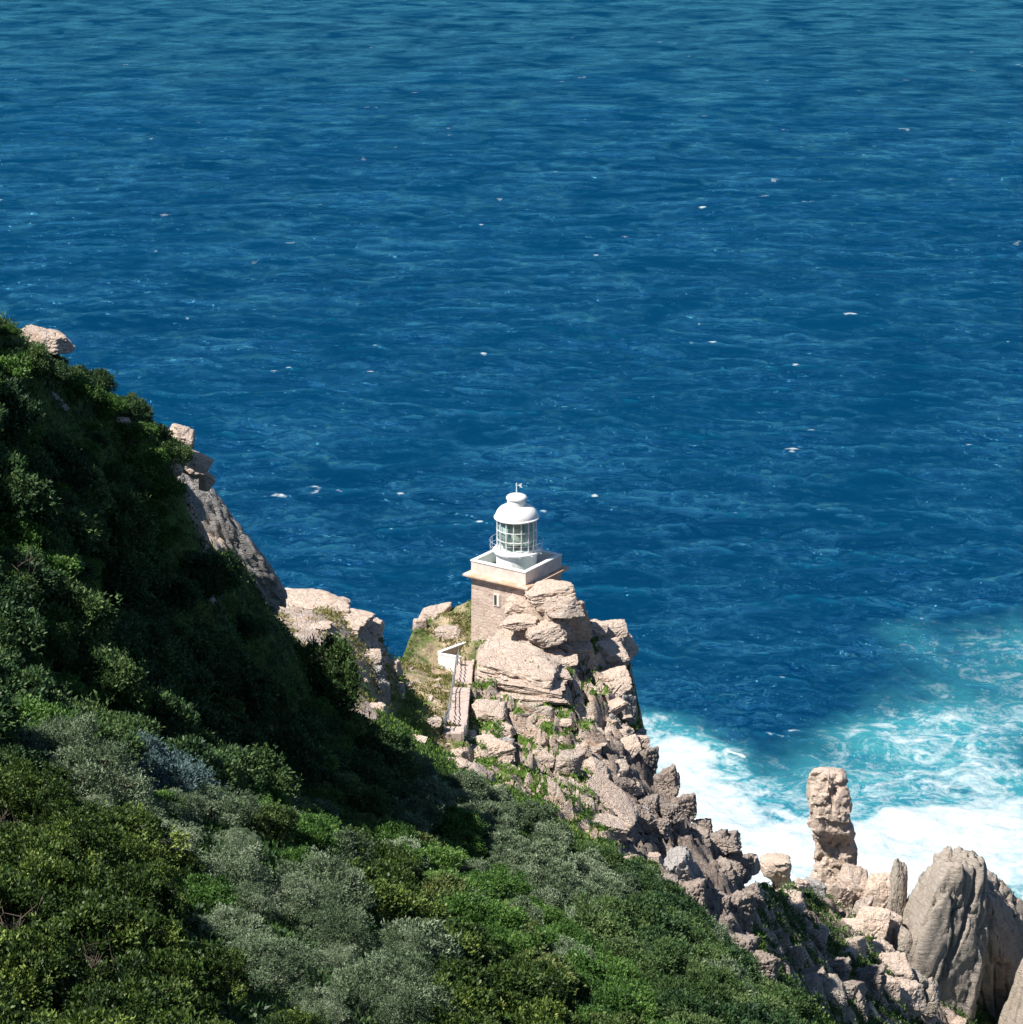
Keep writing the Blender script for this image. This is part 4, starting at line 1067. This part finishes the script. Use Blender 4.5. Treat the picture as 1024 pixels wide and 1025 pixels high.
def crown(seed, rad, hgt, nsh, per, length, width, lump=0.34, freq=2.0, spread=0.9, up=0.35, low=-0.25, nl=26, lr=0.34):
    """lobes of shoots over a dome; each shoot tip carries a tuft of leaves"""
    rg = np.random.default_rng(seed)
    ld = rg.normal(size=(400, 3)); ld /= np.linalg.norm(ld, axis=1)[:, None]; ld = ld[ld[:, 2] > -0.12]
    pick = [ld[0]]
    for q in ld[1:]:
        if len(pick) >= nl: break
        if min(np.linalg.norm(q - w) for w in pick) > 0.36: pick.append(q)
    ld = np.array(pick); K = len(ld)
    lc = ld * rg.uniform(0.55, 1.02, K)[:, None]; lrad = lr * rg.uniform(0.7, 1.35, K)
    w = lrad ** 2; own = rg.choice(K, nsh, p=w / w.sum())
    d = rg.normal(size=(nsh, 3)) + ld[own] * 0.9 + np.array([0, 0, 0.5]); d /= np.linalg.norm(d, axis=1)[:, None]
    o = rg.uniform(0, 50, 3)
    r = lrad[own] * (1 - 0.45 * rg.random(nsh) ** 2) * (1 + lump * fbm(d * 2.2 + lc[own] * 3 + o, 2)) * np.where(rg.random(nsh) < 0.14, rg.uniform(1.1, 1.6, nsh), 1.0)
    tip = (lc[own] + d * r[:, None]) * np.array([rad, rad, hgt])
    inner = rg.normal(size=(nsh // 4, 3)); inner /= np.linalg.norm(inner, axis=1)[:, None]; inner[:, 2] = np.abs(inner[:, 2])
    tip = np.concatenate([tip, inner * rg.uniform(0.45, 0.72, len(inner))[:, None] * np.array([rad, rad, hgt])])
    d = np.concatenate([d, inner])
    lvb = np.concatenate([(0.45 + rg.normal(0, 0.13, K))[own], np.full(len(inner), 0.3)])  # inner leaves toned darker: shade inside the crown put into the colour
    n = len(tip)
    ax = d + np.array([0, 0, up]); ax = np.repeat(ax, per, 0) + rg.normal(size=(n * per, 3)) * spread
    ps = np.repeat(tip, per, 0) + rg.normal(size=(n * per, 3)) * length * 0.35
    v, f = leaves_mesh(ps, ax, length, width, rg)
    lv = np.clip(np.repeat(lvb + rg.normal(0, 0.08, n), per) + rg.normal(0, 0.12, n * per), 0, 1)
    return v, f, np.repeat(lv, 4), tip

def stems(tip, rg, nst, base_r, thick):
    mb = MB()
    sel = tip[rg.choice(len(tip), nst, replace=False)]
    for t in sel:
        b = np.array([rg.normal() * base_r, rg.normal() * base_r, -0.35])
        m1 = b * 0.5 + t * 0.35 + np.array([0, 0, 0.12]) + rg.normal(size=3) * 0.06
        m2 = b * 0.2 + t * 0.75 + rg.normal(size=3) * 0.06
        mb.tube([b, m1, m2, t], thick, 4, thick * 0.3)
    return mb

PROTO = {}
def make_proto(kind, mat, nvar, stem=True, **kw):
    PROTO[kind] = []
    for q in range(nvar):
        sd = hash_seed(kind) + q
        v, f, lv, tip = crown(sd, **kw)
        o = mesh_np("foliage", v, f, M_LEAF[mat], link=False); set_attr(o, "leaf", lv)
        s = stems(tip, np.random.default_rng(sd), 16, kw['rad'] * 0.18, 0.028)
        so = mesh_np("branches", s.v, s.f, M_TWIG, link=False)
        PROTO[kind].append((o.data, so.data)); bpy.data.objects.remove(o); bpy.data.objects.remove(so)
def hash_seed(s): return sum(ord(c) * (i + 3) for i, c in enumerate(s)) * 7
make_proto('silver_near', 'silver', 4, rad=1.2, hgt=1.0, nsh=2600, per=7, length=0.085, width=0.026, lump=0.42, freq=2.3)
make_proto('silver', 'silver', 3, rad=1.2, hgt=1.0, nsh=1500, per=6, length=0.14, width=0.05, lump=0.42, freq=2.4)
make_proto('olive_near', 'olive', 4, rad=1.15, hgt=1.05, nsh=1000, per=8, length=0.115, width=0.055, lump=0.5, freq=2.2, spread=0.75, up=0.6)
make_proto('olive', 'olive', 3, rad=1.1, hgt=0.85, nsh=900, per=7, length=0.15, width=0.075, lump=0.45, freq=2.4, spread=0.75, up=0.5)
make_proto('green', 'green', 3, rad=1.1, hgt=0.6, nsh=1300, per=6, length=0.13, width=0.06, lump=0.35, freq=2.6)
make_proto('dark', 'dark', 4, rad=1.4, hgt=1.1, nsh=1500, per=6, length=0.17, width=0.075, lump=0.42, freq=2.3)
make_proto('moss', 'moss', 4, rad=1.35, hgt=1.0, nsh=1700, per=6, length=0.15, width=0.062, lump=0.5, freq=2.6)
make_proto('rust', 'rust', 2, rad=1.1, hgt=0.7, nsh=1000, per=7, length=0.14, width=0.06, lump=0.4, freq=2.4)
make_proto('blue', 'blue', 2, rad=1.3, hgt=0.9, nsh=1900, per=6, length=0.12, width=0.035, lump=0.4, freq=2.4)

NAMES = {'silver_near': 'silver_shrub', 'silver': 'silver_shrub', 'olive_near': 'olive_shrub', 'olive': 'olive_shrub', 'green': 'green_shrub', 'dark': 'dark_shrub', 'moss': 'coastal_shrub', 'rust': 'rusty_shrub', 'blue': 'blue_grey_shrub'}
ps_ = random.Random(17)
def put_shrub(kind, x, y, s, label, group=None, parts=True, sink=0.15, sz=1.0):
    fo, st = ps_.choice(PROTO[kind]); z = float(ground_z(x, y)) + sink * s
    rot = (0, 0, ps_.uniform(0, 6.28)); sc = (s * ps_.uniform(0.9, 1.15), s * ps_.uniform(0.9, 1.15), s * sz * ps_.uniform(0.85, 1.15))
    if parts:
        e = empty(NAMES[kind], (x, y, z)); e.rotation_euler = rot; e.scale = sc
        tag(e, label, "shrub", group)
        for nm, me in (("foliage", fo), ("branches", st)):
            c = bpy.data.objects.new(nm, me); c.parent = e; COL.objects.link(c)
    else:
        e = bpy.data.objects.new(NAMES[kind], fo); e.location = (x, y, z); e.rotation_euler = rot; e.scale = sc
        COL.objects.link(e); tag(e, label, "shrub", group)
    return e

def to_px(x, y, z):
    v = np.array([x, y, z]) - CAM
    dz = v[1] * CP - v[2] * SP
    return 512 + FPX * v[0] / dz, 512.5 - FPX * (v[1] * SP + v[2] * CP) / dz

# named single plants first: (photo px, py, kind, scale, label)
done = []
def single(px, py, kind, s, label, sz=1.0):
    p = hit(px, py)
    put_shrub(kind, p[0], p[1], s, label, sz=sz); done.append((p[0], p[1], s * 0.9))
single(322, 697, 'moss', 1.5, "large round dark bush standing at the end of the shaded slope, buttress behind it", 1.25)
single(135, 792, 'blue', 1.15, "blue-grey shrub in the shade behind the silvery thicket")
single(176, 800, 'blue', 0.9, "smaller blue-grey shrub to the right of the other one in the shade")
single(262, 838, 'rust', 0.85, "shrub with orange-red tips on the crest of the foreground slope")
single(452, 838, 'green', 1.25, "bright green mound among grey-green bushes below the crag")
single(432, 868, 'green', 1.0, "second bright green mound, just below the brightest one")
single(90, 800, 'silver_near', 1.0, "silvery shrub whose sprays top the thicket at the left")
single(60, 630, 'moss', 1.25, "sunlit pale-leaved bush standing out of the shaded hillside")
single(80, 660, 'moss', 0.8, "smaller sunlit bush just below the pale-leaved one on the shaded hillside")
single(20, 690, 'moss', 0.7, "small sunlit bush at the left edge of the shaded hillside")
single(150, 545, 'green', 1.0, "bright green patch of bush half way down the hillside near the cliff")
single(140, 470, 'green', 1.1, "bright green bush on the hill crest left of the cliff top")
single(22, 372, 'moss', 0.8, "rounded bush on the hill crest beside the big whitish boulder")
single(540, 985, 'rust', 0.9, "rust-tinged low bush near the bottom of the foreground slope")
single(500, 935, 'rust', 0.8, "reddish-brown low bush in the middle of the green slope")
single(415, 968, 'silver', 0.8, "pale silvery tuft between dark olive bushes in the lower middle")
single(335, 865, 'silver', 0.75, "pale silvery tuft at the head of the dark olive strip")

for px_, py_, s_, wh in ((72, 398, 0.8, "just below the big whitish boulder"), (104, 412, 0.8, "above the white stone with an orange edge"), (128, 440, 0.9, "below the white stone with an orange edge"), (152, 462, 0.8, "left of the smooth white upright rock"), (158, 500, 0.9, "left of the cliff's dark hollow"), (146, 520, 0.8, "part way down the slope from the cliff top")):
    single(px_, py_, 'green', s_, "bright green bush on the hill crest " + wh)
ZONES = [  # (kind, plan spacing, scale range, label, group, photo outline of the stand, with parts)
 ('olive_near', 1.4, (0.4, 0.95), "glossy olive-green bush in the lower left corner thicket", "olive bushes in the lower left thicket", [(-60,790),(60,780),(120,840),(170,920),(215,960),(300,1000),(330,1100),(-80,1100)], True),
 ('silver_near', 1.7, (0.45, 1.05), "silvery grey-green bush in the thicket right of the olive bushes", "silvery bushes of the left thicket", [(30,745),(110,765),(220,815),(300,870),(380,915),(440,970),(460,1100),(330,1100),(300,1000),(215,960),(170,920),(120,840),(60,780)], True),
 ('olive', 1.5, (0.5, 0.85), "dark olive bush in the strip crossing the middle of the slope", "dark olive bushes of the middle strip", [(310,830),(380,850),(440,905),(500,950),(570,1000),(640,1100),(460,1100),(440,970),(380,915)], True),
 ('green', 1.7, (0.5, 0.95), "low fresh green bush on the sunlit middle of the slope", "low green bushes of the slope", [(220,800),(330,800),(400,830),(470,845),(560,920),(650,1000),(720,1100),(640,1100),(570,1000),(500,950),(440,905),(380,850),(310,830),(300,870)], True),
 ('silver', 2.2, (0.65, 1.15), "grey-green bush in the dense belt at the foot of the crag", "grey-green bushes at the foot of the crag", [(395,780),(440,772),(500,800),(560,835),(625,890),(610,930),(560,920),(470,845),(400,830)], True),
 ('moss', 2.1, (0.6, 1.15), "sunlit-topped bush on the lip of the drop at the lower right of the slope", "bushes on the lip of the drop", [(560,840),(640,880),(700,930),(780,1010),(800,1100),(720,1100),(650,1000),(560,920)], True),
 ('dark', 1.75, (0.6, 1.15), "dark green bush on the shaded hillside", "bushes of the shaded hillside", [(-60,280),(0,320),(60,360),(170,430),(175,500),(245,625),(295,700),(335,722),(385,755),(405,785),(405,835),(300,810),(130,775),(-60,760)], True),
]
def in_zone(px, py):
    for z in ZONES:
        if poly_sd(np.array(z[5], float), np.array([px]), np.array([py]))[0] < 0: return z
    return None
STONES = [(56, 400, 10), (120, 423, 8), (201, 590, 14), (237, 637, 14), (216, 583, 4), (73, 707, 3), (267, 707, 3), (172, 464, 6), (166, 488, 6), (190, 500, 8), (197, 528, 4)]   # pale stones that stay clear of bushes
cnt = {}
cells = {}
for it in range(26000):
    x, y = ps_.uniform(-32, 30), ps_.uniform(27, 130)
    if grid_at(SD, x, y) > 0.3: continue
    z0 = float(ground_z(x, y)); px, py = to_px(x, y, z0 + 0.4)
    if not (-70 < px < 860 and 260 < py < 1130): continue
    zn = in_zone(px, py)
    if zn is None: continue
    if any(abs(px - a) < 20 + w and -6 < py - b < 44 for a, b, w in STONES): continue
    if grid_at(cl, x, y) > 0.5 or grid_at(rocky, x, y) > 0.75: continue
    if cnt.get(zn[4], 0) >= 290: continue
    sp = zn[1] * ps_.uniform(0.8, 1.2) * (1.12 / math.sqrt(1 + min(float(grid_at(slope0, x, y)), 2.0) ** 2) if zn[0] == 'dark' else 1.0)
    ci, cj = int(x // 3), int(y // 3)
    near_ = [q for a in (-1, 0, 1) for b in (-1, 0, 1) for q in cells.get((ci + a, cj + b), [])] + done
    if any((x - a) ** 2 + (y - b) ** 2 < (0.5 * (sp + r)) ** 2 for a, b, r in near_): continue
    cells.setdefault((ci, cj), []).append((x, y, sp)); cnt[zn[4]] = cnt.get(zn[4], 0) + 1
    kind = zn[0]; u = ps_.random(); label, group = zn[3], zn[4]
    s = ps_.uniform(*zn[2])
    if zn[0] == 'dark' and float(grid_at(SD, x, y)) > -5.0: s *= 0.55
    if zn[0] == 'dark' and px < 190 and py < 470 and u < 0.55: u *= 0.4
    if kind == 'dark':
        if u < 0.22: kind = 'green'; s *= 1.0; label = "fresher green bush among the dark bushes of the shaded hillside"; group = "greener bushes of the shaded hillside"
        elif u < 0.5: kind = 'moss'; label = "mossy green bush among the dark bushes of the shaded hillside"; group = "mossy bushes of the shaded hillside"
    elif kind == 'green' and u < 0.14: kind = 'rust'; label = "rust-tinged bush among the low green bushes"; group = "rust-tinged bushes of the slope"
    elif kind == 'green' and u < 0.30: kind = 'silver'; s *= 0.8; label = "greyish bush among the low green bushes"; group = "greyish bushes of the slope"
    elif kind == 'olive_near' and u < 0.12: kind = 'green'; label = "bright green bush among the glossy olive bushes"; group = "green bushes of the lower left thicket"
    elif kind == 'silver_near' and u < 0.12: kind = 'green'; s *= 0.8; label = "green bush pushing up through the silvery thicket"; group = "green bushes in the silvery thicket"
    elif kind == 'silver_near' and u < 0.2: kind = 'olive_near'; label = "olive-green bush pushing up through the silvery thicket"; group = "olive bushes in the silvery thicket"
    elif kind == 'silver' and u < 0.15: kind = 'moss'; label = "green-topped bush in the grey-green belt at the foot of the crag"; group = "green bushes in the belt under the crag"
    elif kind == 'moss' and u < 0.15: kind = 'silver'; label = "grey-green bush on the lip of the drop at the lower right"; group = "grey-green bushes on the lip of the drop"
    elif kind == 'moss' and u < 0.5: kind = 'dark'; label = "dark bush on the lip of the drop at the lower right"; group = "dark bushes on the lip of the drop"
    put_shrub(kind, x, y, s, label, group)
print("SHRUBS", cnt)

# bare twigs poking out of the thicket
def twigs(px, py, hgt_, label, seed, mat=M_TWIG):
    p = hit(px, py); rg = np.random.default_rng(seed); mb = MB()
    for q in range(7):
        a = rg.uniform(0, 6.28); l = hgt_ * rg.uniform(0.6, 1.0); sp = rg.uniform(0.1, 0.5) * l
        e = np.array([math.cos(a) * sp, math.sin(a) * sp, l]); m_ = e * 0.5 + rg.normal(size=3) * 0.06
        mb.tube([(0, 0, -0.2), m_, e], 0.022, 5, 0.008)
        for w in range(3):
            t = rg.uniform(0.4, 0.9); b = m_ * (1 - t) + e * t
            mb.tube([b, b + rg.normal(size=3) * 0.16 + np.array([0, 0, 0.16])], 0.010, 4, 0.004)
    o = mb.build("dead_shrub", mat); o.location = p; return tag(o, label, "dead shrub")
twigs(14, 975, 1.5, "dead reddish twigs standing up in the olive thicket at the bottom left", 1)
twigs(8, 850, 1.2, "small bare dead shrub at the left edge of the photo", 2)
twigs(100, 1010, 1.4, "pale bare branching shrub between the olive bushes at the bottom", 3)
twigs(18, 610, 2.2, "thin bare sapling on the shaded hillside at the left", 4)

# low ground cover that nobody could count
def cover(n, y0, y1, xa, xb, test, size, mat, name, label, per=5, seed=1, flat=0.5):
    rg = np.random.default_rng(seed)
    y = rg.uniform(y0, y1, n); x = rg.uniform(xa, xb, n)
    ok = test(x, y); x, y = x[ok], y[ok]; z = ground_z(x, y)
    p = np.repeat(np.stack([x, y, z + 0.03], -1), per, 0); m_ = len(p)
    p = p + rg.normal(size=(m_, 3)) * size * np.array([0.7, 0.7, 0.25])
    ax = rg.normal(size=(m_, 3)) * flat + np.array([0, 0, 0.8])
    v, f = leaves_mesh(p, ax, size, size * 0.42, rg)
    o = mesh_np(name, v, f, M_LEAF[mat]); 
    patch = fbm(np.stack([x * 0.25, y * 0.25, z * 0], -1), 3)
    lv = np.clip(np.repeat(0.45 + patch * 0.7 + rg.normal(0, 0.12, len(x)), per) + rg.normal(0, 0.1, m_), 0, 1); set_attr(o, "leaf", np.repeat(lv, 4))
    return tag(o, label, kind="stuff")
veg = lambda x, y: (grid_at(rock_attr, x, y) < 0.45) & (grid_at(SD, x, y) < 0.5) & (grid_at(cl, x, y) < 0.4)
cover(120000, 28, 146, -30, 26, veg, 0.19, 'dark', "ground_cover", "dark low leafy growth between the bushes", seed=1)
cover(40000, 45, 146, -14, 26, lambda x, y: veg(x, y) & (fbm(np.stack([x * 0.12, y * 0.12, x * 0], -1), 3) > -0.05), 0.16, 'green', "ground_creeper", "fresh green low growth on the sunlit slope", seed=2)
M_LEAF['grass'] = leaf_material("dry_green_grass", (0.09, 0.11, 0.025), (0.22, 0.22, 0.07), (0.42, 0.34, 0.18), 0.7, 0.2, 0.3)
M_LEAF['bank'] = leaf_material("bright_bank_grass", (0.035, 0.08, 0.012), (0.09, 0.17, 0.03), (0.20, 0.29, 0.07), 0.6, 0.25, 0.3)
cover(26000, 126, 204, -22, 4, lambda x, y: (grid_at(lit_grass, x, y) > 0.5) & (grid_at(SD, x, y) < 0) & (fbm(np.stack([x * 0.3, y * 0.3, x * 0 + 8], -1), 3) > 0.0), 0.26, 'grass', "dry_grass", "dry yellow-green grass on the slope by the path and on the buttress", seed=3)
cover(70000, 122, 240, -16, 50, lambda x, y: (grid_at(rock_attr, x, y) < 0.5) & (grid_at(lit_grass, x, y) < 0.5) & (grid_at(SD, x, y) < 0.3) & (grid_at(spur, x, y) < 0.5), 0.28, 'bank', "bank_grass", "green grass and low plants on the banks between the crag's rocks", seed=4)
cover(46000, 140, 250, 8, 62, lambda x, y: (grid_at(rock_attr, x, y) < 0.6) & (grid_at(SD, x, y) < 0.3) & (grid_at(spur, x, y) >= 0.5), 0.36, 'moss', "spur_growth", "dull green and brown low growth on the spur below the pinnacles", seed=5)
